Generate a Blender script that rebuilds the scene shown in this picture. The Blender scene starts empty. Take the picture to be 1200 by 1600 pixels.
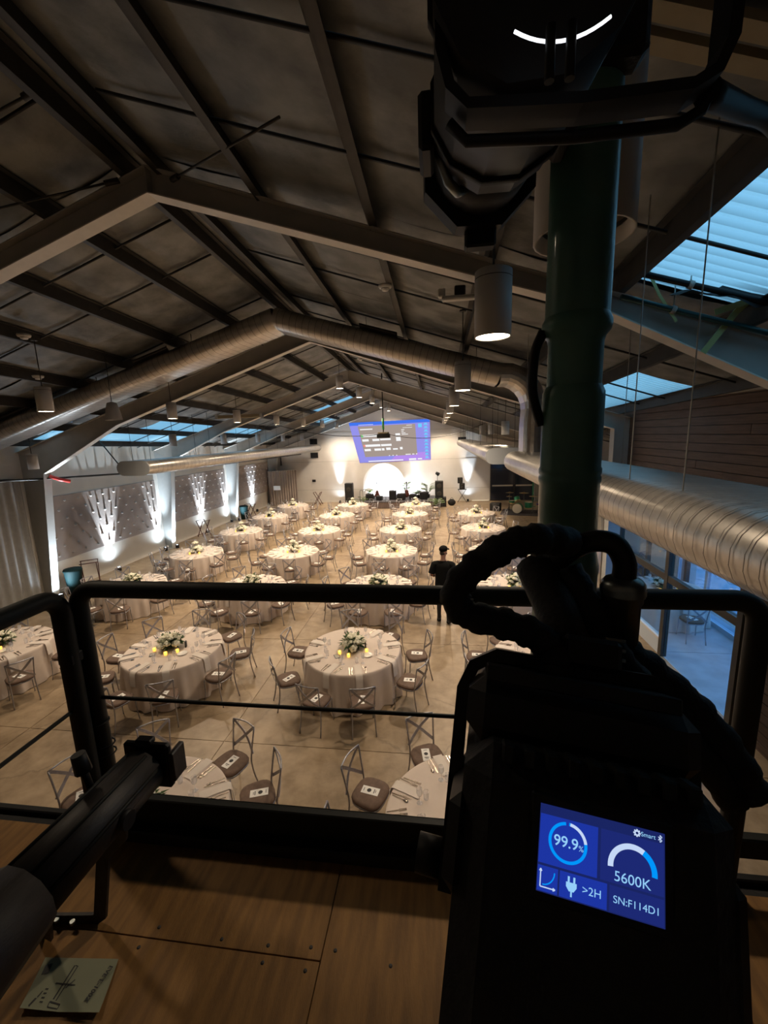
import bpy, math, random
from math import sin, cos, pi, radians as R_
from mathutils import Vector as V, Matrix, Quaternion
S = bpy.context.scene
COL = S.collection
RND = random.Random(7)

# ---------------------------------------------------------------- camera
CAM_LOC = V((0, 0, 4.81)); YAW, PITCH, ROLL, FPX = 0.13364, 0.18098, -0.0326, 650.7
fw = V((-sin(YAW)*cos(PITCH), cos(YAW)*cos(PITCH), -sin(PITCH)))
rt = V((cos(YAW), sin(YAW), 0)); up = rt.cross(fw)
r2 = rt*cos(ROLL) + up*sin(ROLL); u2 = up*cos(ROLL) - rt*sin(ROLL)
cd = bpy.data.cameras.new('camera'); cam = bpy.data.objects.new('camera', cd); COL.objects.link(cam)
M = Matrix((r2, u2, -fw)).transposed().to_4x4(); M.translation = CAM_LOC; cam.matrix_world = M
cd.sensor_fit = 'HORIZONTAL'; cd.sensor_width = 36; cd.lens = FPX/1200*36; cd.clip_start = 0.02; cd.clip_end = 200
S.camera = cam
# ---------------------------------------------------------------- view, world
S.view_settings.view_transform = 'Standard'; S.view_settings.look = 'None'
S.view_settings.exposure = 0.0; S.view_settings.gamma = 1.0; S.view_settings.use_curve_mapping = False
try:
    S.cycles.max_bounces = 7; S.cycles.diffuse_bounces = 4; S.cycles.glossy_bounces = 3; S.cycles.transmission_bounces = 5
    S.cycles.transparent_max_bounces = 8; S.cycles.sample_clamp_indirect = 4.0; S.cycles.use_denoising = True
    S.cycles.caustics_reflective = False; S.cycles.caustics_refractive = False
except Exception: pass
W = bpy.data.worlds.new('dusk'); S.world = W; W.use_nodes = True
wn = W.node_tree; bgn = wn.nodes['Background']
tc = wn.nodes.new('ShaderNodeTexCoord'); sp = wn.nodes.new('ShaderNodeSeparateXYZ'); cr = wn.nodes.new('ShaderNodeValToRGB')
wn.links.new(tc.outputs['Generated'], sp.inputs[0]); wn.links.new(sp.outputs['Z'], cr.inputs[0]); wn.links.new(cr.outputs[0], bgn.inputs[0])
cr.color_ramp.elements[0].position = 0.0; cr.color_ramp.elements[0].color = (.17, .33, .62, 1)
cr.color_ramp.elements[1].position = 0.5; cr.color_ramp.elements[1].color = (.24, .52, .80, 1)
bgn.inputs[1].default_value = 3.4
LAMP_W = 800.0      # watts of one lit pendant
WARM = (1.0, .80, .585); COOL = (.72, .86, 1.0)

# ---------------------------------------------------------------- materials
MATS = {}
def mat(name, col, rough=.6, metal=0., var=0., scale=8., bump=0., bscale=40., col2=None, stretch=None, spec=.5, emit=None, estr=0.,
        alpha=None, trans=0., coat=0.):
    m = bpy.data.materials.new(name); m.use_nodes = True; nt = m.node_tree; b = nt.nodes['Principled BSDF']; L = nt.links
    c = (*col, 1); b.inputs['Base Color'].default_value = c; b.inputs['Roughness'].default_value = rough
    b.inputs['Metallic'].default_value = metal; b.inputs['Specular IOR Level'].default_value = spec
    if trans: b.inputs['Transmission Weight'].default_value = trans
    if coat: b.inputs['Coat Weight'].default_value = coat
    if emit: b.inputs['Emission Color'].default_value = (*emit, 1); b.inputs['Emission Strength'].default_value = estr
    if alpha is not None: b.inputs['Alpha'].default_value = alpha
    t = nt.nodes.new('ShaderNodeTexCoord'); mp = nt.nodes.new('ShaderNodeMapping'); L.new(t.outputs['Object'], mp.inputs[0])
    if stretch: mp.inputs['Scale'].default_value = stretch
    n = nt.nodes.new('ShaderNodeTexNoise'); n.inputs['Scale'].default_value = scale; n.inputs['Detail'].default_value = 4
    L.new(mp.outputs[0], n.inputs['Vector'])
    if var or col2:
        r = nt.nodes.new('ShaderNodeValToRGB'); L.new(n.outputs['Fac'], r.inputs[0]); L.new(r.outputs[0], b.inputs['Base Color'])
        d = col2 or tuple(x*(1-var) for x in col)
        r.color_ramp.elements[0].position = .35; r.color_ramp.elements[0].color = (*d, 1)
        r.color_ramp.elements[1].position = .65; r.color_ramp.elements[1].color = c
    if bump:
        n2 = nt.nodes.new('ShaderNodeTexNoise'); n2.inputs['Scale'].default_value = bscale; n2.inputs['Detail'].default_value = 4
        L.new(mp.outputs[0], n2.inputs['Vector'])
        bp = nt.nodes.new('ShaderNodeBump'); bp.inputs['Strength'].default_value = bump; bp.inputs['Distance'].default_value = .02
        L.new(n2.outputs['Fac'], bp.inputs['Height']); L.new(bp.outputs[0], b.inputs['Normal'])
    MATS[name] = m; return m
def emis(name, col, s):
    m = bpy.data.materials.new(name); m.use_nodes = True; nt = m.node_tree; nt.nodes.remove(nt.nodes['Principled BSDF'])
    e = nt.nodes.new('ShaderNodeEmission'); e.inputs[0].default_value = (*col, 1); e.inputs[1].default_value = s
    nt.links.new(e.outputs[0], nt.nodes['Material Output'].inputs[0]); return m
def glassmat(name, tint, rough=0.0):
    m = bpy.data.materials.new(name); m.use_nodes = True; nt = m.node_tree; nt.nodes.remove(nt.nodes['Principled BSDF'])
    tr = nt.nodes.new('ShaderNodeBsdfTransparent'); tr.inputs[0].default_value = (*tint, 1)
    gl = nt.nodes.new('ShaderNodeBsdfGlossy'); gl.inputs['Roughness'].default_value = .02
    lw = nt.nodes.new('ShaderNodeLayerWeight'); lw.inputs[0].default_value = .5; pw = nt.nodes.new('ShaderNodeMath'); pw.operation = 'POWER'; pw.inputs[1].default_value = 5
    fr = nt.nodes.new('ShaderNodeMath'); fr.operation = 'MULTIPLY_ADD'; fr.inputs[1].default_value = .94; fr.inputs[2].default_value = .04; mx = nt.nodes.new('ShaderNodeMixShader')
    nt.links.new(lw.outputs['Facing'], pw.inputs[0]); nt.links.new(pw.outputs[0], fr.inputs[0]); nt.links.new(fr.outputs[0], mx.inputs[0]); nt.links.new(tr.outputs[0], mx.inputs[1]); nt.links.new(gl.outputs[0], mx.inputs[2])
    nt.links.new(mx.outputs[0], nt.nodes['Material Output'].inputs[0]); return m

m_steel = mat('painted_steel', (.47, .45, .41), .55, var=.12, scale=3)
m_flange = mat('steel_lit_underside', (.82, .78, .70), .55, var=.06)  # frame steel lightened: floor bounce on the undersides is put into the colour
m_purlin = mat('dark_purlin', (.035, .032, .026), .6, var=.3)
m_white = mat('white_paint', (.72, .68, .61), .75, var=.06, scale=1.5, bump=.1, bscale=30)
m_farwall = mat('far_wall_paint', (.70, .665, .62), .8, var=.08, scale=1.2, bump=.15, bscale=12)
m_panel = mat('quilted_fabric', (.36, .30, .265), .9, var=.08, scale=3, bump=.15, bscale=150)
m_button = mat('tuft_fabric', (.46, .41, .37), .6)
m_cloth = mat('linen', (.68, .575, .50), .85, var=.05, scale=6, bump=.08, bscale=300)
m_napkin = mat('napkin_linen', (.74, .66, .59), .9, var=.05)
m_chair = mat('pewter_metal', (.42, .41, .44), .35, .75, var=.2, scale=20)
m_cush = mat('brown_cushion', (.165, .105, .075), .8, var=.25, scale=15, bump=.1, bscale=200)
m_paper = mat('card_paper', (.86, .84, .80), .8)
m_ink = mat('ink', (.03, .03, .03), .7)
m_silver = mat('cutlery_metal', (.36, .30, .25), .25, 1.)
m_leaf = mat('leaf', (.035, .085, .025), .6, col2=(.09, .15, .05), scale=30)
m_rose = mat('rose_petal', (.80, .76, .60), .7, var=.12, scale=30)
m_vase = mat('pewter_vase', (.12, .11, .11), .35, .7)
m_votive = mat('amber_votive', (.55, .33, .10), .3, emit=(1.0, .55, .08), estr=1.6)
m_flame = emis('candle_flame', (1.0, .62, .15), 6.0)
m_glassware = mat('glassware', (.85, .85, .88), .05, alpha=.32, spec=.8)
m_black = mat('black_metal', (.010, .010, .011), .55, var=.2, spec=.3)
m_blackm = mat('black_matte', (.010, .010, .011), .75, var=.3, scale=60, bump=.2, bscale=90)
m_rail = mat('black_rail_paint', (.012, .013, .012), .6, spec=.25)
m_black_rough = mat('worn_black_metal', (.022, .017, .015), .55, var=.6, scale=14, stretch=(8, 1, 1), bump=.1)
m_duct = mat('galvanised_duct', (.54, .51, .47), .30, .80, var=.18, scale=7)
m_seam = mat('duct_seam', (.10, .09, .08), .5, .6)
m_ductcap = mat('duct_cap', (.24, .25, .26), .6, .3)
m_pend = mat('pendant_housing', (.58, .57, .55), .6, var=.04)
m_lampon = emis('lamp_lit', (1.0, .80, .55), 26.0)
m_lampoff = mat('lamp_unlit', (.30, .28, .25), .5)
m_pole = mat('green_pipe', (.075, .205, .165), .42, var=.25, scale=9, bump=.08, bscale=30, coat=.2)
m_silver_ring = mat('connector_metal', (.25, .27, .26), .35, .9, var=.3)
m_curtain = mat('grey_drape', (.34, .33, .31), .9, var=.1)
m_plaster = mat('grey_column_paint', (.42, .42, .40), .6, var=.05)
m_redv = mat('red_valve', (.55, .05, .04), .4)
m_tray = mat('mahogany_wood', (.09, .022, .014), .5, var=.3)
m_skin = mat('skin', (.42, .22, .15), .6)
m_tee = mat('black_tshirt', (.008, .008, .008), .95, spec=.1)
m_pants = mat('dark_trousers', (.016, .016, .017), .9)
m_hair = mat('dark_hair', (.03, .02, .015), .8)
m_drumg = mat('green_drum', (.02, .22, .11), .3, .2)
m_skin_drum = mat('drum_head', (.70, .64, .52), .6)
m_brass = mat('brass', (.75, .55, .28), .3, 1.)
m_rug = mat('dark_rug', (.05, .04, .04), .95)
m_plant = mat('palm_leaf', (.06, .11, .035), .6, col2=(.12, .17, .05), scale=12)
m_bin = mat('dark_teal_plastic', (.008, .030, .032), .7, spec=.2)
m_strap = mat('yellow_strap', (.50, .56, .24), .6)
m_teal = mat('teal_pipe', (.02, .07, .07), .4, .3)
m_glass = glassmat('clear_glass', (.72, .82, .92))
m_darkglass = mat('dark_door_glass', (.02, .025, .045), .08, spec=.8)
m_frame = mat('bronze_window_frame', (.055, .045, .03), .5, var=.2)
m_wframe = mat('white_window_frame', (.55, .60, .66), .5)
m_arch = mat('white_arch_board', (.85, .85, .86), .7)
m_stagetop = mat('stage_deck', (.06, .055, .06), .6)
m_skirt = mat('stage_skirt', (.14, .10, .085), .85)
m_uplit = emis('uplight_lens', (.75, .88, 1.0), 12.0)
m_smoke = mat('detector_plastic', (.62, .60, .55), .5)
m_ground = mat('patio_concrete', (.42, .44, .47), .85, var=.2, scale=3)
m_batten = mat('pale_batten', (.30, .25, .16), .8, var=.1)

# concrete floor of the hall: mottled stain, joints built in geometry
def floor_mat():
    m = mat('polished_concrete', (.30, .235, .165), .42, spec=.35); nt = m.node_tree; L = nt.links; b = nt.nodes['Principled BSDF']
    t = nt.nodes.new('ShaderNodeTexCoord')
    def noise(s, d=5):
        n = nt.nodes.new('ShaderNodeTexNoise'); n.inputs['Scale'].default_value = s; n.inputs['Detail'].default_value = d
        n.inputs['Roughness'].default_value = .6; L.new(t.outputs['Object'], n.inputs['Vector']); return n
    n1 = noise(.45); n2 = noise(3.5, 7); mx = nt.nodes.new('ShaderNodeMath'); mx.operation = 'MULTIPLY_ADD'; mx.inputs[1].default_value = .45
    mu = nt.nodes.new('ShaderNodeMath'); mu.operation = 'MULTIPLY'; mu.inputs[1].default_value = .55
    L.new(n1.outputs['Fac'], mu.inputs[0]); L.new(n2.outputs['Fac'], mx.inputs[0]); L.new(mu.outputs[0], mx.inputs[2])
    r = nt.nodes.new('ShaderNodeValToRGB'); L.new(mx.outputs[0], r.inputs[0]); L.new(r.outputs[0], b.inputs['Base Color'])
    e = r.color_ramp.elements; e[0].position = .40; e[0].color = (.21, .148, .088, 1); e[1].position = .62; e[1].color = (.40, .300, .195, 1)
    # hairline cracks
    v = nt.nodes.new('ShaderNodeTexVoronoi'); v.feature = 'DISTANCE_TO_EDGE'; v.inputs['Scale'].default_value = .55
    wv = nt.nodes.new('ShaderNodeVectorMath'); wv.operation = 'MULTIPLY_ADD'; wv.inputs[1].default_value = (.35, .35, 0)
    L.new(n2.outputs['Color'], wv.inputs[0]); L.new(t.outputs['Object'], wv.inputs[2]); L.new(wv.outputs[0], v.inputs['Vector'])
    c2 = nt.nodes.new('ShaderNodeValToRGB'); L.new(v.outputs[0], c2.inputs[0]); c2.color_ramp.elements[0].color = (.72, .72, .72, 1)
    c2.color_ramp.elements[0].position = 0; c2.color_ramp.elements[1].position = .012; c2.color_ramp.elements[1].color = (1, 1, 1, 1)
    mm = nt.nodes.new('ShaderNodeMix'); mm.data_type = 'RGBA'; mm.blend_type = 'MULTIPLY'; mm.inputs[0].default_value = 1
    L.new(r.outputs[0], mm.inputs[6]); L.new(c2.outputs[0], mm.inputs[7]); L.new(mm.outputs[2], b.inputs['Base Color'])
    return m
m_floor = floor_mat()
m_ply = mat('stained_plywood', (.27, .135, .034), .7, col2=(.17, .082, .020), scale=5, stretch=(6, .8, 1), bump=.15, bscale=60)
m_plank = mat('brown_plank', (.125, .080, .060), .7, col2=(.075, .048, .036), scale=3, stretch=(1, .6, 10), bump=.2, bscale=20)
def insul_mat():
    m = mat('insulation_blanket', (.245, .250, .236), .55, col2=(.095, .098, .092), scale=1.9, bump=1.0, bscale=3.5, spec=.4)
    return m
m_insul = insul_mat()
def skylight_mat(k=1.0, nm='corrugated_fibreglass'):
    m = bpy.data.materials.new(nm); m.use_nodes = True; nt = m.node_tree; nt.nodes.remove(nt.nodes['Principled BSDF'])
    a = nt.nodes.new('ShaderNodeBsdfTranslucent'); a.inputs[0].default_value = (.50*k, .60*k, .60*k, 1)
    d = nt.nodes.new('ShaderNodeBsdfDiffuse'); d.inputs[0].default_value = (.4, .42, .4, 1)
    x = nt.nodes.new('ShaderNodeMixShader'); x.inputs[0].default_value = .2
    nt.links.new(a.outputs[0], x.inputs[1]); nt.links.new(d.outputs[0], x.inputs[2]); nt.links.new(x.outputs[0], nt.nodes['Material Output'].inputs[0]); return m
m_sky = skylight_mat(); m_sky2 = skylight_mat(.5, 'fibreglass_painted_shade')  # dimmed copy: shading of the corrugation's steep sides put into the colour

# ---------------------------------------------------------------- mesh helpers
class MB:
    def __init__(s): s.v = []; s.f = []; s.sm = []; s.mi = []; s.cur = 0
    def add(s, vs, fs, smooth=False):
        o = len(s.v); s.v += [tuple(p) for p in vs]
        for f in fs: s.f.append(tuple(i+o for i in f)); s.sm.append(smooth); s.mi.append(s.cur)
        return s
    def box(s, x0, x1, y0, y1, z0, z1, mtx=None):
        vs = [V((x, y, z)) for z in (z0, z1) for y in (y0, y1) for x in (x0, x1)]
        if mtx: vs = [mtx @ p for p in vs]
        return s.add(vs, [(0, 2, 3, 1), (4, 5, 7, 6), (0, 1, 5, 4), (2, 6, 7, 3), (0, 4, 6, 2), (1, 3, 7, 5)])
    def bbox(s, x0, x1, y0, y1, z0, z1, b, mtx=None):   # box with bevelled vertical silhouette edges along every axis
        cx, cy, cz = (x0+x1)/2, (y0+y1)/2, (z0+z1)/2; hx, hy, hz = (x1-x0)/2, (y1-y0)/2, (z1-z0)/2
        vs = []; fs = []; idx = {}
        for sx in (-1, 1):
            for sy in (-1, 1):
                for sz in (-1, 1):
                    for a in range(3):
                        d = [hx-b, hy-b, hz-b]; d[a] = (hx, hy, hz)[a]
                        idx[sx, sy, sz, a] = len(vs); vs.append(V((cx+sx*d[0], cy+sy*d[1], cz+sz*d[2])))
        def q(l, flip): fs.append(tuple(l if not flip else l[::-1]))
        for a in range(3):
            p, r = [(1, 2), (2, 0), (0, 1)][a]
            for sg in (-1, 1):
                l = []
                for (i, j) in ((-1, -1), (1, -1), (1, 1), (-1, 1)):
                    k = [0, 0, 0]; k[a] = sg; k[p] = i; k[r] = j; l.append(idx[k[0], k[1], k[2], a])
                q(l, sg < 0)
                # edges between faces a(+sg) and p(+i)
                for i in (-1, 1):
                    l = []
                    for j in (-1, 1):
                        k = [0, 0, 0]; k[a] = sg; k[p] = i; k[r] = j
                        l.append((idx[k[0], k[1], k[2], a], idx[k[0], k[1], k[2], p]))
                    q([l[0][0], l[0][1], l[1][1], l[1][0]], sg*i < 0)
        for sx in (-1, 1):
            for sy in (-1, 1):
                for sz in (-1, 1): q([idx[sx, sy, sz, 0], idx[sx, sy, sz, 1], idx[sx, sy, sz, 2]], sx*sy*sz < 0)
        if mtx: vs = [mtx @ p for p in vs]
        return s.add(vs, fs)
    def cyl(s, p0, p1, r0, r1=None, n=12, caps=True, smooth=True):
        return s.tube([p0, p1], [r0, r0 if r1 is None else r1], n, caps, smooth)
    def tube(s, pts, r, n=8, caps=True, smooth=True, prof=None, upv=None, closed=False):
        pts = [V(p) for p in pts]; N = len(pts)
        rs = r if isinstance(r, (list, tuple)) else [r]*N
        prof = prof or [(cos(2*pi*i/n), sin(2*pi*i/n)) for i in range(n)]; n = len(prof)
        vs = []; pa = None
        for i, p in enumerate(pts):
            a = pts[(i-1) % N] if (i > 0 or closed) else p; b = pts[(i+1) % N] if (i < N-1 or closed) else p
            t = (b-a).normalized()
            if upv is not None: x = V(upv).cross(t).normalized()
            elif pa is None:
                ref = V((0, 0, 1)) if abs(t.z) < .9 else V((1, 0, 0)); x = ref.cross(t).normalized()
            else:
                x = (pa - t*pa.dot(t)); x = x.normalized() if x.length > 1e-6 else V((1, 0, 0))
            pa = x; y = t.cross(x)
            for (c, d) in prof: vs.append(p + (x*c + y*d)*rs[i])
        fs = [(i*n+j, i*n+(j+1) % n, ((i+1) % N)*n+(j+1) % n, ((i+1) % N)*n+j) for i in range(N if closed else N-1) for j in range(n)]
        s.add(vs, fs, smooth)
        if caps and not closed:
            o = len(s.v)-N*n; s.f.append(tuple(o+j for j in range(n))[::-1]); s.sm.append(False); s.mi.append(s.cur)
            s.f.append(tuple(o+(N-1)*n+j for j in range(n))); s.sm.append(False); s.mi.append(s.cur)
        return s
    def lathe(s, c, prof, n=24, smooth=True, cap0=False, cap1=False, rf=None):
        c = V(c); vs = []
        for k, (r, z) in enumerate(prof):
            for i in range(n):
                a = 2*pi*i/n; rr = r if rf is None else rf(a, k, r); vs.append(c + V((rr*cos(a), rr*sin(a), z)))
        fs = [(k*n+i, k*n+(i+1) % n, (k+1)*n+(i+1) % n, (k+1)*n+i) for k in range(len(prof)-1) for i in range(n)]
        s.add(vs, fs, smooth); o = len(s.v)-len(vs)
        if cap0: s.f.append(tuple(o+i for i in range(n))[::-1]); s.sm.append(False); s.mi.append(s.cur)
        if cap1: s.f.append(tuple(o+(len(prof)-1)*n+i for i in range(n))); s.sm.append(False); s.mi.append(s.cur)
        return s
    def grid(s, nx, ny, fn, smooth=True):
        vs = [fn(i/nx, j/ny) for j in range(ny+1) for i in range(nx+1)]
        fs = [(j*(nx+1)+i, j*(nx+1)+i+1, (j+1)*(nx+1)+i+1, (j+1)*(nx+1)+i) for j in range(ny) for i in range(nx)]
        return s.add(vs, fs, smooth)
    def blob(s, c, r, n=7, m=5, jit=0., rnd=RND, sq=(1, 1, 1)):
        c = V(c); vs = []; fs = []
        for k in range(1, m):
            th = pi*k/m
            for i in range(n):
                a = 2*pi*i/n + .4*k; q = r*(1+rnd.uniform(-jit, jit))
                vs.append(c + V((q*sin(th)*cos(a)*sq[0], q*sin(th)*sin(a)*sq[1], q*cos(th)*sq[2])))
        t = len(vs); vs.append(c+V((0, 0, r*sq[2]))); vs.append(c-V((0, 0, r*sq[2])))
        for k in range(m-2):
            for i in range(n): fs.append((k*n+i, (k+1)*n+i, (k+1)*n+(i+1) % n, k*n+(i+1) % n))
        for i in range(n): fs.append((t, i, (i+1) % n)); fs.append((t+1, (m-2)*n+(i+1) % n, (m-2)*n+i))
        return s.add(vs, fs, True)
    def mesh(s, name, mats):
        me = bpy.data.meshes.new(name); me.from_pydata(s.v, [], s.f); me.update()
        me.polygons.foreach_set('use_smooth', s.sm)
        if isinstance(mats, (list, tuple)):
            for q in mats: me.materials.append(q)
            me.polygons.foreach_set('material_index', s.mi)
        else: me.materials.append(mats)
        return me
    def build(s, name, mats, parent=None, **props): return obj(name, s.mesh(name, mats), parent, **props)

def obj(name, data, parent=None, loc=None, rotz=None, **props):
    o = bpy.data.objects.new(name, data); COL.objects.link(o)
    if parent: o.parent = parent
    if loc is not None: o.location = loc
    if rotz is not None: o.rotation_euler = (0, 0, rotz)
    for k, v in props.items():
        if v is not None: o[k] = v
    return o
def thing(name, label, cat, loc=(0, 0, 0), rotz=0, group=None, kind=None):
    return obj(name, None, None, loc, rotz, label=label, category=cat, group=group, kind=kind)
def kids(o): return KID.get(o.name, [])
def dup(src, parts, loc, rotz, label, group=None):
    r = src.copy(); COL.objects.link(r); r.location = loc; r.rotation_euler = (0, 0, rotz); r['label'] = label
    if group: r['group'] = group
    for p in parts:
        if isinstance(p, tuple): p, sub = p
        else: sub = []
        c = p.copy(); COL.objects.link(c); c.parent = r
        for g in sub:
            d = g.copy(); COL.objects.link(d); d.parent = c
    return r
def spot(name, parent, loc, direction, power, angle, blend, col, size=.06):
    l = bpy.data.lights.new(name, 'SPOT'); l.energy = power; l.spot_size = angle; l.spot_blend = blend; l.color = col; l.shadow_soft_size = size
    o = bpy.data.objects.new(name, l); COL.objects.link(o); o.parent = parent; o.location = loc
    o.rotation_euler = V(direction).to_track_quat('-Z', 'Y').to_euler(); return o
def interp(x, xs, ys):
    if x <= xs[0]: return ys[0]+(x-xs[0])*(ys[1]-ys[0])/(xs[1]-xs[0])
    for i in range(len(xs)-1):
        if x <= xs[i+1]: return ys[i]+(x-xs[i])*(ys[i+1]-ys[i])/(xs[i+1]-xs[i])
    return ys[-1]
FY = [-1.10, 5.05, 11.2, 17.3, 23.5, 29.7]                 # frame lines
RIDGE = -3.35; SL = .325; XL = -12.6; XR = 7.0; YFAR = 30.3; YBACK = -2.6
def ztop(y): return interp(y, FY, [8.42, 8.10, 7.88, 7.70, 7.56, 7.46])      # roof underside at the ridge
def rz(x, y): return ztop(y) - SL*abs(x-RIDGE)

# ================================================================= THE SETTING
mb = MB(); mb.box(XL-.2, XR+.2, YBACK-.2, YFAR+.2, -.25, -.012); fl = mb.build('floor', m_floor, kind='structure')
# slabs of the floor, cut by control joints
xs = [XL, -7.1, -3.5, .25, 4.7, XR]; ys = [YBACK, 2.2, 5.6, 9.05, 12.6, 16.2, 19.7, 23.2, 26.7, YFAR]
for i in range(len(xs)-1):
    for j in range(len(ys)-1):
        MB().box(xs[i]+.006, xs[i+1]-.006, ys[j]+.006, ys[j+1]-.006, -.02, 0).build('concrete_slab', m_floor if not (xs[i] > 4 and ys[j+1] < 12.7) else m_ground, fl)
wl = MB().box(XL-.25, XL, YBACK, YFAR, 0, 5.35).build('wall_left', m_white, kind='structure')
def gable(y0, y1, name, x0=XL-.25, x1=XR+.25, m=m_farwall):
    vs = []
    for y in (y0, y1): vs += [(x0, y, -.02), (x1, y, -.02), (x1, y, rz(x1, y)+.05), (RIDGE, y, ztop(y)+.05), (x0, y, rz(x0, y)+.05)]
    mb = MB(); mb.add(vs, [(0, 1, 2, 3, 4), (9, 8, 7, 6, 5), (0, 5, 6, 1), (1, 6, 7, 2), (2, 7, 8, 3), (3, 8, 9, 4), (4, 9, 5, 0)])
    return mb.build(name, m, kind='structure')
wf = gable(YFAR, YFAR+.25, 'wall_far'); wb = gable(YBACK-.25, YBACK, 'wall_back', m=m_white)
for z in (.95, 3.05, 5.15):
    MB().box(XL+.05, 3.55 if z < 2.6 else XR-.05, YFAR-.008, YFAR+.002, z-.012, z+.012).build('wall_joint', m_steel, wf)
MB().box(XR, XR+.2, 12.3, YFAR, 0, 5.2).build('wall_right', m_white, kind='structure')
MB().box(4.83, XR+.2, 12.14, 12.3, 2.9, 5.0).build('wall_return', m_white, kind='structure')
w3 = obj('window_3', None, None, (0, 12.2, 0), kind='structure')
for x in (4.86, 5.85, 6.9): MB().box(x-.05, x+.05, -.05, .05, 0, 2.9).build('window_post', m_frame, w3)
for a, b in ((4.91, 5.80), (5.90, 6.85)): MB().box(a, b, -.006, .006, .02, 2.88).build('pane', m_glass, w3)
MB().box(XL, XL+.03, YBACK, YFAR, .0, .10).build('baseboard_left', m_white, kind='structure')
MB().box(-10.3, 3.6, YFAR-.03, YFAR, .0, .10).build('baseboard_far', m_white, kind='structure')

# ---- roof: insulation blanket built strip by strip between purlins, open (translucent) in some bays
PUR = [-12.1, -10.85, -9.6, -8.35, -7.1, -5.85, -4.6, RIDGE-.18, RIDGE+.18, -2.0, -.72, .55, 1.88, 3.15, 4.42, 5.7, 6.9]
ceil = obj('ceiling', None, None, (0, 0, 0), kind='structure')
bx = [XL-.3] + PUR[1:-2] + [4.78, 5.7, XR+.3]
by = [YBACK-.2, -1.1, 2.0, 5.05, 8.1, 11.2, 14.25, 17.3, 20.4, 23.5, 26.6, YFAR+.25]
SKY = set()
def mark(x0, x1, y0, y1):
    for i in range(len(bx)-1):
        for j in range(len(by)-1):
            if bx[i] >= x0-.4 and bx[i+1] <= x1+.4 and by[j] >= y0-.4 and by[j+1] <= y1+.4: SKY.add((i, j))
mark(1.88, 4.42, 2.0, 5.05); mark(3.15, 4.42, 8.1, 11.2); mark(3.15, 5.7, 11.2, 14.25); mark(-12.9, -10.85, 11.2, 14.25); mark(-12.9, -9.6, 14.25, 17.3)
mark(-10.85, -9.6, 20.4, 23.5); mark(-8.35, -7.1, 26.6, YFAR); mark(-7.1, -4.6, 23.5, 26.6); mark(-12.9, -9.6, 17.3, 20.4)
def strip_z(x, y, sag, x0, x1, y0, y1):
    a = (x-x0)/(x1-x0); b = (y-y0)/(y1-y0)
    return rz(x, y) - sag*sin(pi*a)*(.6+.4*abs(sin(pi*(b*2.5+x0)))) + .014*sin(7*y+x0*3)*sin(pi*a)
for i in range(len(bx)-1):
    for j in range(len(by)-1):
        x0, x1, y0, y1 = bx[i], bx[i+1], by[j], by[j+1]
        if x0 > 4.7 and y0 < 11.2: continue          # open patio beyond the planked wall
        if (i, j) in SKY:
            nseg = int((y1-y0)/.13)*4
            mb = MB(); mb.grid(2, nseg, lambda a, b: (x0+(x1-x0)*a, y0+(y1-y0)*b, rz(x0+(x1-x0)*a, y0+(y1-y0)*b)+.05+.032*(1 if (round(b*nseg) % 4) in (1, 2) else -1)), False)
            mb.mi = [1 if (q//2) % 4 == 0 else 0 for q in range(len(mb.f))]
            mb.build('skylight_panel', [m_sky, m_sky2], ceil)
        else:
            mb = MB()
            if x0 < RIDGE < x1:
                mb.grid(2, 6, lambda a, b: (x0+(x1-x0)*a, y0+(y1-y0)*b, rz(x0+(x1-x0)*a, y0+(y1-y0)*b)))
            else:
                sg = RND.uniform(.02, .06)
                mb.grid(6, 14, lambda a, b: (x0+(x1-x0)*a, y0+(y1-y0)*b, strip_z(x0+(x1-x0)*a, y0+(y1-y0)*b, sg, x0, x1, y0, y1)))
            mb.build('insulation_strip', m_insul, ceil)
            # metal roof sheet above the blanket keeps daylight out
            MB().grid(2 if x0 < RIDGE < x1 else 1, 1, lambda a, b: (x0+(x1-x0)*a, y0+(y1-y0)*b, rz(x0+(x1-x0)*a, y0+(y1-y0)*b)+.09), False).build('roof_sheet', m_purlin, ceil)
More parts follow.
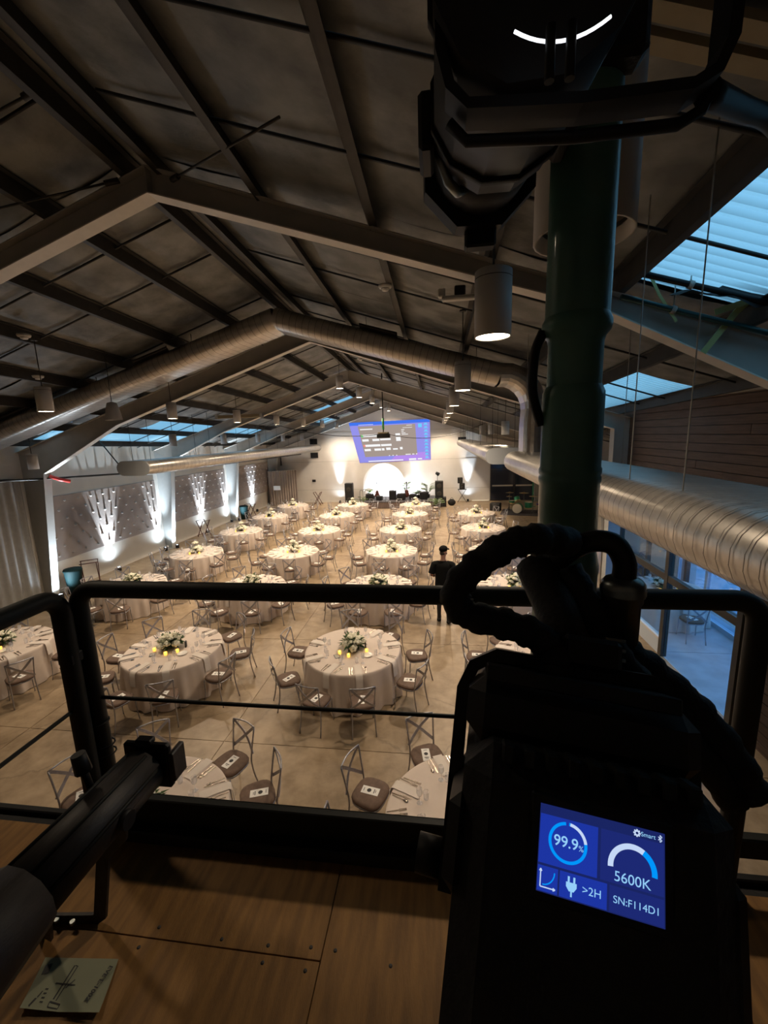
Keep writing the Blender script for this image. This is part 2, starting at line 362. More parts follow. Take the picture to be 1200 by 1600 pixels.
# batten lines across the blanket (seams)
k = 0
for y in [b+o for b in by[:-1] for o in (1.0, 2.05)]:
    for (xa, xb) in ((XL, RIDGE-.3), (RIDGE+.3, XR)):
        xb = xb if y > 12.3 else min(xb, 4.7)
        MB().tube([(xa, y, rz(xa, y)-.075), (xb, y, rz(xb, y)-.075)], .017, 5).build('seam_rod', m_purlin, ceil)
for px_ in PUR:
    mb = MB(); sgn = 1 if px_ > RIDGE else -1
    for (w0, w1, d0, d1) in ((-.008, .008, -.20, .0), (0 if sgn > 0 else -.075, .075 if sgn > 0 else 0, -.20, -.188), (-.075 if sgn > 0 else 0, 0 if sgn > 0 else .075, -.012, 0)):
        vs = []
        for y in (by if px_ < 4.8 else [12.3]+by[7:]):
            yy = min(max(y, YBACK), YFAR)
            for (w, d) in ((w0, d0), (w1, d0), (w1, d1), (w0, d1)): vs.append((px_+w, yy, rz(px_, yy)+d))
        n = len(vs)//4; mb.add(vs, [(4*q+a, 4*q+(a+1) % 4, 4*q+4+(a+1) % 4, 4*q+4+a) for q in range(n-1) for a in range(4)] + [(0, 1, 2, 3), (4*n-1, 4*n-2, 4*n-3, 4*n-4)])
    near = 'ridge' if abs(px_-RIDGE) < .3 else ('left roof slope' if px_ < RIDGE else 'right roof slope')
    order = {0: 'lowest', 1: 'second lowest', 2: 'third from the eave', 3: 'fourth from the eave', 4: 'fifth from the eave', 5: 'second from the ridge', 6: 'nearest the ridge'}
    idx = PUR.index(px_); q = idx if idx < 7 else (16-idx)
    lab = ('dark steel purlin on the %s side of the roof ridge' % ('left' if px_ < RIDGE else 'right')) if near == 'ridge' else 'dark steel purlin on the %s, %s' % (near, {0: 'lowest at the eave', 1: 'second up from the eave', 2: 'third up from the eave', 3: 'fourth up from the eave', 4: 'fifth up from the eave', 5: 'sixth up from the eave', 6: 'nearest the ridge'}.get(q, 'near the ridge'))
    mb.build('purlin', m_purlin, None, label=lab, category='roof beam', group='roof purlins')

# ---- steel frames
FD = [('farther', 0)]
FLAB = ['grey steel roof frame directly overhead behind the railing', 'nearest large grey steel roof frame peaking at upper left', 'grey steel roof frame just behind the silver duct crossing the ridge',
        'third grey steel roof frame, spotted with pendant lights before its peak', 'fourth grey steel roof frame beyond the projector mount', 'farthest grey steel roof frame next to the projected image']
APB = [7.95, 7.63, 7.28, 7.03, 6.88, 6.76]; APX = [-3.35, -3.27, -3.3, -3.6, -3.5, -3.5]
for k, y in enumerate(FY):
    if k == 0: continue
    t = thing('steel_frame', FLAB[k], 'roof frame', (0, 0, 0), group='steel roof frames'); t.location = (APX[k], y, 0)
    ax = APX[k]; web_ap = .27 if k == 1 else .44
    kneeL = (-11.75, 4.02); kneeR = (4.30, 4.80) if k <= 2 else (6.20, 3.90)
    for sd, knee, wall in ((-1, kneeL, XL), (1, kneeR, 4.69 if k <= 2 else 6.98)):
        # rafter web: bottom line from apex to knee with a haunch
        zap = APB[k]; pts = []
        hx = knee[0] - sd*2.6; hz = zap - .315*abs(hx-ax) if k == 1 else zap - .33*abs(hx-ax)
        bot = [(ax, zap), (hx, hz), knee]
        top = [(ax, zap+web_ap), (hx, min(hz+.30 if k == 1 else hz+web_ap+.12, rz(hx, y)-.21)), (wall, rz(wall, y)-.22)]
        vs = []
        for (q, w) in ((bot, top),):
            for a, b in zip(q, w):
                for (x, z) in (a, b):
                    for dy in (-.006, .006): vs.append((x-ax, dy, z))
        fs = []
        for s_ in range(2):
            o = 4*s_; fs += [(o, o+4, o+6, o+2), (o+1, o+3, o+7, o+5)]
        MB().add(vs, fs).build('rafter_web', m_steel, t)
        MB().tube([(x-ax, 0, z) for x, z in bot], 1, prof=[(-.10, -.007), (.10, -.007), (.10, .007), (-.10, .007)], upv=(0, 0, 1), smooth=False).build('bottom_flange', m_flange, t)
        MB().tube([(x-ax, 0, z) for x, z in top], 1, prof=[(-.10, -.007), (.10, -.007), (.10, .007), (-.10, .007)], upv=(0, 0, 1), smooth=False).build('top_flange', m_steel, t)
        # tapered column: inner flange leans out towards the wall at the foot
        cb = V((wall - sd*.38, 0, 0)); ct = V((knee[0], 0, knee[1]))
        MB().add([(cb.x-ax, -.006, 0), (ct.x-ax, -.006, ct.z), (wall-ax, -.006, rz(wall, y)-.2), (wall-ax, -.006, 0),
                  (cb.x-ax, .006, 0), (ct.x-ax, .006, ct.z), (wall-ax, .006, rz(wall, y)-.2), (wall-ax, .006, 0)],
                 [(0, 1, 2, 3), (7, 6, 5, 4), (0, 4, 5, 1)]).build('column_web', m_plaster, t)
        MB().tube([(cb.x-ax, 0, 0), (ct.x-ax, 0, ct.z)], 1, prof=[(-.13, -.008), (.13, -.008), (.13, .008), (-.13, .008)], upv=(0, 1, 0) if False else (1, 0, 0), smooth=False).build('column_flange', m_plaster, t)
        MB().box(wall-ax-.3 if sd > 0 else wall-ax, wall-ax if sd > 0 else wall-ax+.42, -.16, .16, 0, .02).build('base_plate', m_steel, t)
    MB().box(-.008, .008, -.10, .10, APB[k], APB[k]+web_ap).build('ridge_plate', m_steel, t)
# boxed bright flange on the first left column
# ---- quilted wall panels on the left wall
for b, (y0, y1) in enumerate(((11.55, 17.0), (17.65, 23.2), (23.85, 29.5))):
    nm = ['nearest', 'middle', 'farthest'][b]
    t = thing('quilted_wall_panel', '%s long taupe buttoned fabric panel on the left wall' % nm, 'wall panel', (XL, (y0+y1)/2, 1.05), group='buttoned wall panels')
    L2 = (y1-y0)/2
    btn = []
    for r in range(7):
        for c in range(10):
            yy = -L2 + .30 + c*.545 + (.2725 if r % 2 else 0); zz = .17 + r*.30
            if yy < L2-.08: btn.append((yy, zz))
    MB().bbox(0, .07, -L2, L2, 0, 2.15, .015).build('padding', m_panel, t)
    proto = MB().add([(.068, -.055, 0), (.068, 0, .055), (.068, .055, 0), (.068, 0, -.055), (.125, -.018, 0), (.125, 0, .018), (.125, .018, 0), (.125, 0, -.018)],
                     [(0, 1, 5, 4), (1, 2, 6, 5), (2, 3, 7, 6), (3, 0, 4, 7), (4, 5, 6, 7)]).mesh('button', m_button)
    for yy, zz in btn: obj('button', proto, t, (0, yy, zz))
# wall uplights: a small can on the floor with a narrow beam
UP = [(-12.03, 11.2), (-12.28, 14.0), (-12.03, 17.3), (-12.28, 20.35), (-12.03, 23.5), (-12.28, 26.6), (-12.30, 16.85), (-12.30, 23.05), (-7.3, 29.95), (2.05, 29.95)]
UPL = ['at the foot of the nearest left column', 'under the nearest quilted panel on the left', 'at the foot of the second left column', 'under the middle quilted panel', 'at the foot of the third left column',
       'under the farthest quilted panel', 'before the second left column', 'before the third left column', 'at the far wall left of the stage', 'at the far wall between the speakers and the dark doors']
for (x, y), lab in zip(UP, UPL):
    t = thing('uplight', 'small black floor uplight %s' % lab, 'light', (x, y, 0), group='floor uplights')
    MB().lathe((0, 0, 0), [(.075, 0), (.08, .02), (.08, .15), (.065, .17)], 14, cap0=True).build('housing', m_black, t)
    MB().lathe((0, 0, 0), [(.062, .150), (.001, .151)], 14).build('lens', m_uplit, t)
    d = ((-.12, 0, 1) if x < -12.2 else (.02, -.01, 1)) if x < -9 else (0, .035, 1)
    spot('uplight_beam', t, (0, 0, .18), d, 2600 if x < -9 else 2200, R_(38) if x < -12.2 else R_(30), .8, COOL, .03); spot('uplight_spill', t, (0, 0, .18), (.25, 0, 1) if x < -9 else (0, -.2, 1), 120 if x < -9 else 60, R_(150), .9, COOL, .05)

# ---- far wall features
t = thing('projected_image', 'large bluish projected computer desktop on the far wall above the stage', 'projection', (-3.35, YFAR-.02, 3))
TL, TR, BL, BR = V((-6.44, 0, 5.80)), V((-.60, 0, 5.88)), V((-5.75, 0, 2.90)), V((-.55, 0, 3.02))
def scr(u, v, d): p = (TL*(1-u)+TR*u)*(1-v) + (BL*(1-u)+BR*u)*v; return (p.x+3.35, -d, p.z-3)
def quad(u0, v0, u1, v1, d): return MB().add([scr(u0, v1, d), scr(u1, v1, d), scr(u1, v0, d), scr(u0, v0, d)], [(0, 1, 2, 3)])
e_bg = emis('proj_blue', (.30, .29, .82), 1.0); e_top = emis('proj_topbar', (.06, .20, .95), .9); e_grey = emis('proj_window', (.38, .31, .27), 1.0)
e_w = emis('proj_white', (.95, .95, .95), 1.0); e_pur = emis('proj_purple', (.48, .28, .85), 1.0); e_g = emis('proj_green', (.2, .9, .3), 1.0)
e_r = emis('proj_red', (.9, .3, .25), 1.0); e_cy = emis('proj_cyan', (.15, .65, 1.0), 1.0)
MB().grid(8, 8, lambda a, b: scr(a, b, .004)).build('desktop_background', e_bg, t)
quad(0, 0, 1, .075, .008).build('menu_bar', e_top, t)
MB().add([scr(.42, 1, .008), scr(1, 1, .008), scr(.92, .80, .008), scr(.55, .82, .008)], [(0, 1, 2, 3)]).build('purple_glow', e_pur, t)
quad(.10, .10, .82, .86, .010).build('window', e_grey, t)
mb = MB()
for (u0, v0, u1, v1) in ((.12, .165, .28, .19), (.115, .31, .34, .365), (.115, .42, .20, .475), (.25, .42, .34, .475), (.35, .42, .49, .465), (.56, .31, .62, .36), (.56, .40, .62, .50),
                         (.115, .555, .34, .61), (.35, .56, .49, .61), (.115, .66, .20, .715), (.25, .66, .34, .715), (.35, .66, .385, .715), (.41, .65, .47, .71), (.50, .675, .565, .71), (.595, .65, .63, .71),
                         (.115, .06, .30, .068), (.66, .83, .73, .85), (.75, .83, .78, .85), (.80, .83, .82, .85), (.64, .22, .68, .235), (.64, .26, .67, .275), (.64, .30, .69, .315), (.64, .335, .72, .35),
                         (.66, .175, .78, .185), (.71, .12, .78, .13), (.43, .84, .445, .86), (.48, .84, .495, .86), (.53, .84, .545, .86), (.13, .96, .62, .985), (.70, .945, .80, .985), (.82, .95, .88, .98)):
    mb.add([scr(u0, v1, .013), scr(u1, v1, .013), scr(u1, v0, .013), scr(u0, v0, .013)], [(0, 1, 2, 3)])
mb.build('window_rows', e_w, t)
quad(.115, .31, .14, .365, .016).build('green_tab', e_g, t); quad(.115, .555, .14, .61, .016).build('red_tab', e_r, t)
mb = MB()
for k in range(11):
    v0 = .09+k*.082
    mb.add([scr(.93, v0+.03, .012), scr(.965, v0+.03, .012), scr(.965, v0, .012), scr(.93, v0, .012)], [(0, 1, 2, 3)])
    mb.add([scr(.92, v0+.05, .012), scr(.975, v0+.05, .012), scr(.975, v0+.037, .012), scr(.92, v0+.037, .012)], [(0, 1, 2, 3)])
mb.add([scr(.855, .19, .012), scr(.90, .19, .012), scr(.90, .10, .012), scr(.855, .10, .012)], [(0, 1, 2, 3)])
mb.build('desktop_icons', e_cy, t)

# dark doors in the far wall
t = obj('door_1', None, None, (5.28, YFAR-.03, 0), kind='structure')
MB().box(-1.66, 1.66, -.02, .02, 0, 2.62).build('door_frame', m_frame, t)
for k, (a, b) in enumerate(((-1.60, -.02), (.02, 1.60))):
    g = MB().box(a, b, -.045, -.022, .05, 2.2).build('door_leaf', m_darkglass, t)
    MB().box(a+.08, b-.08, -.09, -.05, 1.02, 1.12).build('push_bar', m_white, g)
MB().box(-1.6, 1.6, -.045, -.022, 2.25, 2.56).build('transom_glass', m_darkglass, t)
# black speakers / vents high on the far wall
for x, z, lab in ((-9.15, 3.55, 'small black square vent high on the far wall below the left duct'), (-9.15, 4.55, 'small black square vent high on the far wall above the left duct'), (1.65, 4.35, 'dark square vent high on the far wall by the right duct')):
    t = thing('wall_vent', lab, 'vent', (x, YFAR, z), group='far wall vents'); MB().box(-.28, .28, -.06, 0, -.2, .2).build('vent_frame', m_black, t)
    for q in range(5): MB().box(-.24, .24, -.075, -.06, -.16+q*.075, -.13+q*.075).build('vent_slat', m_blackm, t)
t = thing('wall_thermostat', 'small black box on the far wall right of the curtain', 'wall box', (-9.3, YFAR, 1.65)); MB().bbox(-.13, .13, -.05, 0, -.09, .09, .01).build('case', m_black, t)
t = thing('drain_pipe', 'short dark vertical pipe on the far wall above the curtain', 'pipe', (-11.75, YFAR-.08, 2.9)); MB().cyl((0, 0, 0), (0, 0, 1.1), .05, n=8).build('pipe_length', m_purlin, t); MB().cyl((0, 0, -.05), (0, 0, .05), .07, n=8).build('pipe_collar', m_purlin, t)

def drape(name, label, p0, p1, z0, z1, folds, depth, m, cat='curtain', group=None):
    p0, p1 = V(p0), V(p1); d = (p1-p0); L = d.length; n = V((-d.y, d.x, 0)).normalized()
    t = thing(name, label, cat, ((p0.x+p1.x)/2, (p0.y+p1.y)/2, z0), group=group); o = V(t.location)
    ph = [RND.uniform(-1, 1) for _ in range(folds+2)]
    def fn(a, b):
        w = depth*(.7+.3*b)*sin(2*pi*folds*a + .5*ph[int(a*folds)]) + depth*.4*sin(2*pi*folds*.37*a+1)
        p = p0 + d*a + n*w; return (p.x-o.x, p.y-o.y, (z1-z0)*(1-b))
    MB().grid(folds*8, 6, fn).build('drape_cloth', m, t)
    MB().tube([p0-o+V((0, 0, z1+.02)), p1-o+V((0, 0, z1+.02))], .025, 8).build('curtain_rod', m_steel, t)
    return t
drape('curtain', 'tall grey drape hanging left of the nearest steel column', (XL+.16, 6.5, 0), (XL+.16, 10.95, 0), .02, 3.85, 16, .05, m_curtain)
drape('curtain', 'taupe curtained corner booth at the far left of the hall', (-12.35, 29.0, 0), (-10.5, 29.9, 0), .02, 2.5, 12, .05, m_panel)
t = thing('sign_stand', 'small white sign on a thin stand before the far curtain', 'sign', (-11.4, 28.2, 0)); MB().cyl((0, 0, 0), (0, 0, 1.25), .012, n=6).build('post', m_steel, t)
MB().box(-.25, .25, -.012, .012, 1.25, 1.55).build('sign_board', m_paper, t); MB().lathe((0, 0, 0), [(.15, 0), (.15, .02), (.02, .03)], 12, cap0=True).build('base', m_steel, t)

# ---- right side: planked upper wall, glazed lower part, side room with outer windows
wp = obj('wall_right_partition', None, None, (4.7, 0, 0), kind='structure')
YP0, YP1 = YBACK, 12.3
def plank(x, y0, y1, z0, z1, par): MB().bbox(x-.015+RND.uniform(0, .006), x+.05, y0, y1, z0+.004, z1-.004, .004).build('plank', m_plank, par)
zz = 2.95; 
ztp = 5.75
while zz < ztp:
    cut = RND.uniform(2, 9)
    plank(0, YP0, cut-.004, zz, min(zz+.155, ztp), wp); plank(0, cut+.004, YP1, zz, min(zz+.155, ztp), wp); zz += .155
zz = 0
while zz < 2.95:
    plank(0, YP0, 6.7, zz, min(zz+.155, 2.95), wp); zz += .155
MB().box(.05, .12, YP0, YP1, 2.95, 5.9).build('wall_backing', m_purlin, wp)
MB().box(.05, .12, YP0, 6.7, 0, 2.95).build('wall_backing', m_purlin, wp)
MB().box(-.05, .02, YP0, YP1, 5.30, 5.36).build('ledge', m_steel, wp); MB().box(-.06, .04, YP0, YP1, 5.72, 5.86).build('wall_cap', m_steel, wp)
MB().box(-.05, .14, 6.7, YP1, 2.85, 3.0).build('lintel', m_frame, wp)
t = obj('window_1', None, None, (4.7, 0, 0), kind='structure')
for y in (6.75, 8.9, 11.25, 12.25): MB().box(-.06, .06, y-.06, y+.06, 0, 2.9).build('window_post', m_frame, t)
MB().box(-.05, .05, 6.75, 12.25, 1.66, 1.80).build('window_rail', m_frame, t)
for y0, y1 in ((6.81, 8.84), (8.96, 11.19), (11.31, 12.19)):
    z0 = .36 if y0 > 8.9 else .02
    MB().box(-.006, .006, y0, y1, z0, 1.66).build('pane', m_glass, t); MB().box(-.006, .006, y0, y1, 1.8, 2.85).build('pane', m_glass, t)
    if y0 > 8.9: MB().box(-.04, .04, y0, y1, 0, .33).build('dado_panel', m_wframe, t); MB().box(-.055, .055, y0, y1, .33, .37).build('sill', m_white, t)
t = obj('window_2', None, None, (6.6, 0, 0), kind='structure')
yy = YP0
ypos = [YP0+.1, .4, 3.2, 5.6, 7.6, 9.2, 10.8, 12.05]
for y in ypos: MB().box(-.04, .04, y-.05, y+.05, 0, 2.9).build('window_post', m_wframe, t)
MB().box(-.05, .05, YP0, 12.1, 0, .12).build('sill', m_wframe, t); MB().box(-.04, .04, YP0, 12.1, 2.8, 2.9).build('window_head', m_wframe, t); MB().box(-.03, .03, YP0, 12.1, 1.72, 1.78).build('window_rail', m_frame, t)
for a, b in zip(ypos[:-1], ypos[1:]): MB().box(-.006, .006, a+.05, b-.05, .12, 2.8).build('pane', m_glass, t)
MB().box(6.55, 6.75, YP0, 12.1, 2.9, 3.0).build('wall_right_upper', m_purlin, kind='structure')
MB().box(7.3, 26, -14, 45, -.3, -.03).build('ground', m_ground, kind='structure')

# ================================================================= DUCTS
def stadium(w, h, n=9):
    r = h/2; a = w/2-r; pr = []
    for i in range(n+1): th = -pi/2 + pi*i/n; pr.append((a+r*cos(th), r*sin(th)))
    for i in range(n+1): th = pi/2 + pi*i/n; pr.append((-a+r*cos(th), r*sin(th)))
    return pr
def ductrun(t, pts, w, h, upv, name='duct_run', seam=.30, skip=0, seg=None):
    """one straight duct run, with raised spiral seams as one countable-too-many piece"""
    P = [V(p) for p in pts]; pr = stadium(w, h)
    MB().tube(P, 1, prof=pr, upv=upv, caps=False).build(name, m_duct, t)
    d = (P[-1]-P[0]); L = d.length; n = max(2, int(L/seam)); dn = d.normalized()
    x = V(upv).cross(dn).normalized(); y = dn.cross(x); mb = MB(); k = 1.012
    for i in range(1, n):
        c = P[0]+dn*(i*seam); vs = []
        sl = seam*.45
        for (a, b) in pr:
            sh = dn*(sl*a/w)
            for q in (-.0035, .0035): vs.append(c+sh+dn*q+x*(a*k+(.004 if a > 0 else -.004))+y*(b*k+(.004 if b > 0 else -.004)))
        m_ = len(pr); mb.add(vs, [(2*j, 2*j+1, 2*((j+1) % m_)+1, 2*((j+1) % m_)) for j in range(m_)])
    mb.build('spiral_seam', m_seam, t, kind='stuff')
def cap(t, c, dirv, w, h, upv, m=m_ductcap, name='end_cap'):
    d = V(dirv).normalized(); c = V(c); MB().tube([c-d*.01, c+d*.02], 1, prof=stadium(w*1.01, h*1.02), upv=upv, smooth=False).build(name, m, t)
def grille(t, c, ax, up_, w, h):
    """dark register set on the duct: frame and blades"""
    c = V(c); ax = V(ax).normalized(); up_ = V(up_).normalized(); n = ax.cross(up_); mb = MB()
    Mx = Matrix((ax, up_, n)).transposed().to_4x4(); Mx.translation = c
    g = MB().box(-w/2, w/2, -h/2, h/2, -.012, .012, Mx).build('register', m_blackm, t)
    for k in range(4): MB().box(-w/2+.02, w/2-.02, -h/2+.03+k*(h-.06)/3-.006, -h/2+.03+k*(h-.06)/3+.006, -.02, .02, Mx).build('blade', m_seam, g)
YD = 9.3
t = thing('ridge_duct', 'silver flat-oval duct crossing the hall up over the ridge in front of a frame', 'duct', (-3.4, YD, 7.2))
o = V(t.location)
A = V((-12.2, YD, 4.72)); Pk = V((-3.4, YD, 7.33)); B_ = V((1.25, YD, 5.97))
def rel(*ps): return [V(p)-o for p in ps]
upL = V((-(Pk-A).z, 0, (Pk-A).x)).normalized(); upR = V((-(B_-Pk).z, 0, (B_-Pk).x)).normalized()
ductrun(t, rel(A, Pk), .90, .42, upL, 'left_run', .14); ductrun(t, rel(Pk, B_), .90, .42, upR, 'right_run', .14)
cap(t, A-o, A-Pk, .90, .42, upL)
# elbow down to the long duct, made of mitred gores
arc = []; c0 = V((1.25, YD, 5.27)); 
for i in range(6): th = R_(74-15*i) ; arc.append(c0 + V((cos(th)*.72, 0, sin(th)*.72)))
arc = [B_] + arc[0:]
MB().tube([p-o for p in arc] + [V((1.95, YD, 4.36))-o], 1, prof=[(a, b) for a, b in stadium(.90, .42)], upv=(0, 1, 0) if False else None, caps=False, smooth=False).build('elbow_scratch', m_duct, t) if False else None
mb = MB(); gore = arc + [V((1.95, YD, 4.9)), V((1.95, YD, 4.34))]
vs = []; prf = stadium(.90, .42); n = len(prf)
for i, p in enumerate(gore):
    a = gore[max(i-1, 0)]; b = gore[min(i+1, len(gore)-1)]; tt = (b-a).normalized(); y_ = V((0, 1, 0)); x_ = tt.cross(y_)
    for (c, d) in prf: vs.append(p + y_*c + x_*d - o)
mb.add(vs, [(i*n+j, i*n+(j+1) % n, (i+1)*n+(j+1) % n, (i+1)*n+j) for i in range(len(gore)-1) for j in range(n)], False); mb.build('elbow', m_duct, t)
grille(t, V((-6.3, YD-.30, 6.66))-o, (Pk-A), (0, -.75, .66), .9, .26); grille(t, V((-10.0, YD-.30, 5.56))-o, (Pk-A), (0, -.75, .66), .9, .26); grille(t, V((-1.2, YD-.30, 6.88))-o, (B_-Pk), (0, -.75, .66), .8, .26)
for x in (-10.5, -8, -5.5, -1.5, .8):
    zc = interp(x, [-12.2, -3.4, 1.25], [4.72, 7.33, 5.97]); MB().cyl(V((x, YD, zc+.2))-o, V((x, YD, rz(x, YD)-.05))-o, .006, n=5).build('hanger_wire', m_purlin, t)
t = thing('long_duct', 'big silver flat-oval duct running along the right side beside the mast', 'duct', (1.92, 3.5, 4.17)); o = V(t.location)
ductrun(t, rel((1.92, YBACK+.05, 4.17), (1.92, 9.45, 4.17)), 1.0, .43, (0, 0, 1), 'duct_run', .10)
# rounded closing bend at the far end
prf = stadium(1.0, .43); vs = []; n = len(prf)
for i in range(6):
    th = R_(90*i/5); k = cos(th)
    for (c, d) in prf: vs.append(V((1.92+c*(.25+.75*k), 9.45+.30*sin(th), 4.17+d*(.1+.9*k)))-o)
MB().add(vs, [(i*n+j, i*n+(j+1) % n, (i+1)*n+(j+1) % n, (i+1)*n+j) for i in range(5) for j in range(n)] + [tuple(5*n+j for j in range(n))], True).build('rounded_end', m_duct, t)
for x, y in ((1.62, 3.0), (1.6, 3.75), (2.2, 5.4), (1.5, 7.6), (2.3, 1.6)):
    MB().cyl(V((x, y, 4.38))-o, V((x+.0, y, rz(x, y)-.03))-o, .0045, n=5).build('hanger_wire', m_steel, t)
for nm, x, ya, yb, z, lab in (('side_duct', -8.95, 11.3, 29.6, 4.1, 'silver flat-oval duct hanging along the left side with lit grilles'), ('side_duct', 1.78, 11.6, 29.6, 4.17, 'silver flat-oval duct hanging beyond the right pendants with a grey end cap')):
    t = thing(nm, lab, 'duct', (x, (ya+yb)/2, z), group='far side ducts'); o = V(t.location)
    ductrun(t, rel((x, ya, z), (x, yb, z)), 1.05, .43, (0, 0, 1), 'duct_run', .22); cap(t, V((x, ya, z))-o, (0, -1, 0), 1.05, .43, (0, 0, 1)); cap(t, V((x, yb, z))-o, (0, 1, 0), 1.05, .43, (0, 0, 1))
    sd = 1 if x < 0 else -1
    for k in range(6):
        y = ya+1.4+k*2.9; grille(t, V((x+sd*.46, y, z+.10))-o, (0, 1, 0), (-sd*.6, 0, .8), .75, .16)
    for k in range(6): y = ya+.4+k*3.4; [MB().cyl(V((x+q, y, z+.21))-o, V((x+q, y, rz(x, y)-.05))-o, .006, n=5).build('hanger_wire', m_purlin, t) for q in (-.3, .3)]

# ================================================================= PENDANTS
ph = MB(); ph.lathe((0, 0, 0), [(.108, .035), (.118, 0), (.125, 0), (.125, .42), (.118, .425), (.001, .43)], 24); me_h = ph.mesh('housing', m_pend)
me_ring = MB().lathe((0, 0, 0), [(.1265, .37), (.1265, .375)], 24).mesh('housing_joint', m_seam)
me_on = MB().lathe((0, 0, 0), [(.114, .005), (.001, .006)], 24).mesh('lamp_face', m_lampon)
me_off = MB().lathe((0, 0, 0), [(.112, .05), (.001, .051)], 24).mesh('lamp_face', m_lampoff)
def pendant(x, y, z, lit, label, group, s=1.0, dim=1.0):
    t = thing('pendant_light', label, 'ceiling light', (x, y, z), group=group)
    h = obj('housing', me_h, t); obj('housing_joint', me_ring, t); obj('lamp_face', me_on if lit else me_off, t); t.scale = (s, s, s)
    L = (rz(x, y)-.2-z)/s
    MB().cyl((0, 0, .43), (0, 0, L), .008, n=6).build('cord', m_purlin, t); MB().lathe((0, 0, 0), [(.05, L-.02), (.05, L), (.001, L)], 10, cap0=True).build('canopy', m_purlin, t)
    if lit: spot('lamp_glow', t, (0, 0, -.01), (0, 0, -1), LAMP_W*dim*1.05, R_(150), .75, WARM, .1)
    return t
ORD = ['nearest', 'second', 'third', 'fourth', 'fifth', 'sixth', 'seventh', 'eighth']
for k in range(8): pendant(.38, 3.15+3.65*k, 5.46, True, '%s lit cylinder pendant in the row right of the ridge' % ORD[k], 'right row of lit pendants', dim=(.22, .5)[k] if k < 2 else 1)
for k in range(7): pendant(-6.98, 6.85+3.65*k, 5.43, True, '%s lit cylinder pendant in the row left of the ridge' % ORD[k], 'left row of lit pendants', dim=.5 if k == 0 else 1)
for k in range(5): pendant(-3.36, 14.6+3.6*k, 6.46, True, '%s lit cylinder pendant hanging along the ridge' % ORD[k], 'ridge row of lit pendants')
pendant(-3.36, 2.3, 6.46, True, 'lit ridge pendant nearest the balcony, above the left railing', 'ridge row of lit pendants', dim=.13)
for k in range(5): pendant(-9.53, 14.2+3.65*k, 4.68, False, '%s unlit cylinder pendant in the low row above the left duct' % ORD[k], 'unlit pendants on the left')
for k in range(4): pendant(2.15, 10.5+3.65*k, 4.72, k == 1, '%s small cylinder pendant beyond the drop duct at right%s' % (ORD[k], ', lit' if k == 1 else ''), 'pendants beyond the drop duct')
pendant(-11.3, 10.4, 4.2, False, 'unlit pale cylinder pendant at the far left below the duct', None)
pendant(.385, 1.28, 5.31, False, 'large unlit pendant half hidden behind the top of the green mast', None, 1.0)
t = thing('bell_pendant', 'unlit bell-shaped grey pendant in front of the left duct', 'ceiling light', (-6.95, 8.4, 5.33))
MB().lathe((0, 0, 0), [(.165, 0), (.16, .05), (.13, .22), (.09, .36), (.03, .38), (.001, .39)], 20).build('shade', m_pend, t); MB().cyl((0, 0, .38), (0, 0, rz(-6.95, 8.4)-5.4), .008, n=6).build('cord', m_purlin, t)

# ceiling fittings
for x, y, lab in ((-.76, 6.6, 'white round detector on the purlin right of the ridge'), (-6.9, 6.6, 'round white detector on the left roof slope at the picture edge'), (-8.1, 7.9, 'small white detector on a conduit above the left duct'), (-2.5, 14.0, 'small detector under the roof past the cross duct')):
    t = thing('smoke_detector', lab, 'detector', (x, y, rz(x, y)-.23)); MB().lathe((0, 0, 0), [(.001, -.06), (.05, -.055), (.06, -.03), (.09, -.02), (.10, 0), (.10, .02)], 16, cap1=True).build('body', m_smoke, t); MB().lathe((0, 0, 0), [(.062, -.035), (.062, -.028)], 16).build('vent_ring', m_seam, t)
t = thing('emergency_light', 'white bracket-like emergency light fixed under the nearest frame', 'light', (.25, 5.05, 6.32))
MB().bbox(-.20, .20, -.05, .05, -.055, -.01, .012).build('body', m_smoke, t)
for q in (-1, 1): MB().bbox(q*.20-.04, q*.20+.04, -.045, .045, -.02, .07, .012).build('lamp_head', m_smoke, t)
MB().bbox(-.06, .06, -.04, .04, -.01, .09, .01).build('junction_box', m_blackm, t)
# sprinkler pipe with a red valve, at the left
t = thing('sprinkler_pipe', 'black sprinkler pipe running under the roof frames at far left', 'pipe', (-12.0, 10.2, 3.9)); o = V(t.location)
MB().tube(rel((-12.35, 8.8, 4.0), (-11.9, 11.0, 3.86), (-9.9, 14.2, 3.8), (-9.75, 16, 3.78), (-9.75, 29, 3.7)), .03, 8).build('pipe_length', m_purlin, t)
MB().tube(rel((-11.75, 11.25, 3.93), (-11.6, 11.45, 3.80), (-11.45, 11.65, 3.72)), .055, 8).build('valve', m_redv, t)
MB().cyl(V((-10.6, 13.0, 3.83))-o, V((-11.6, 13.0, 5.2))-o, .02, n=6).build('hanger', m_purlin, t)
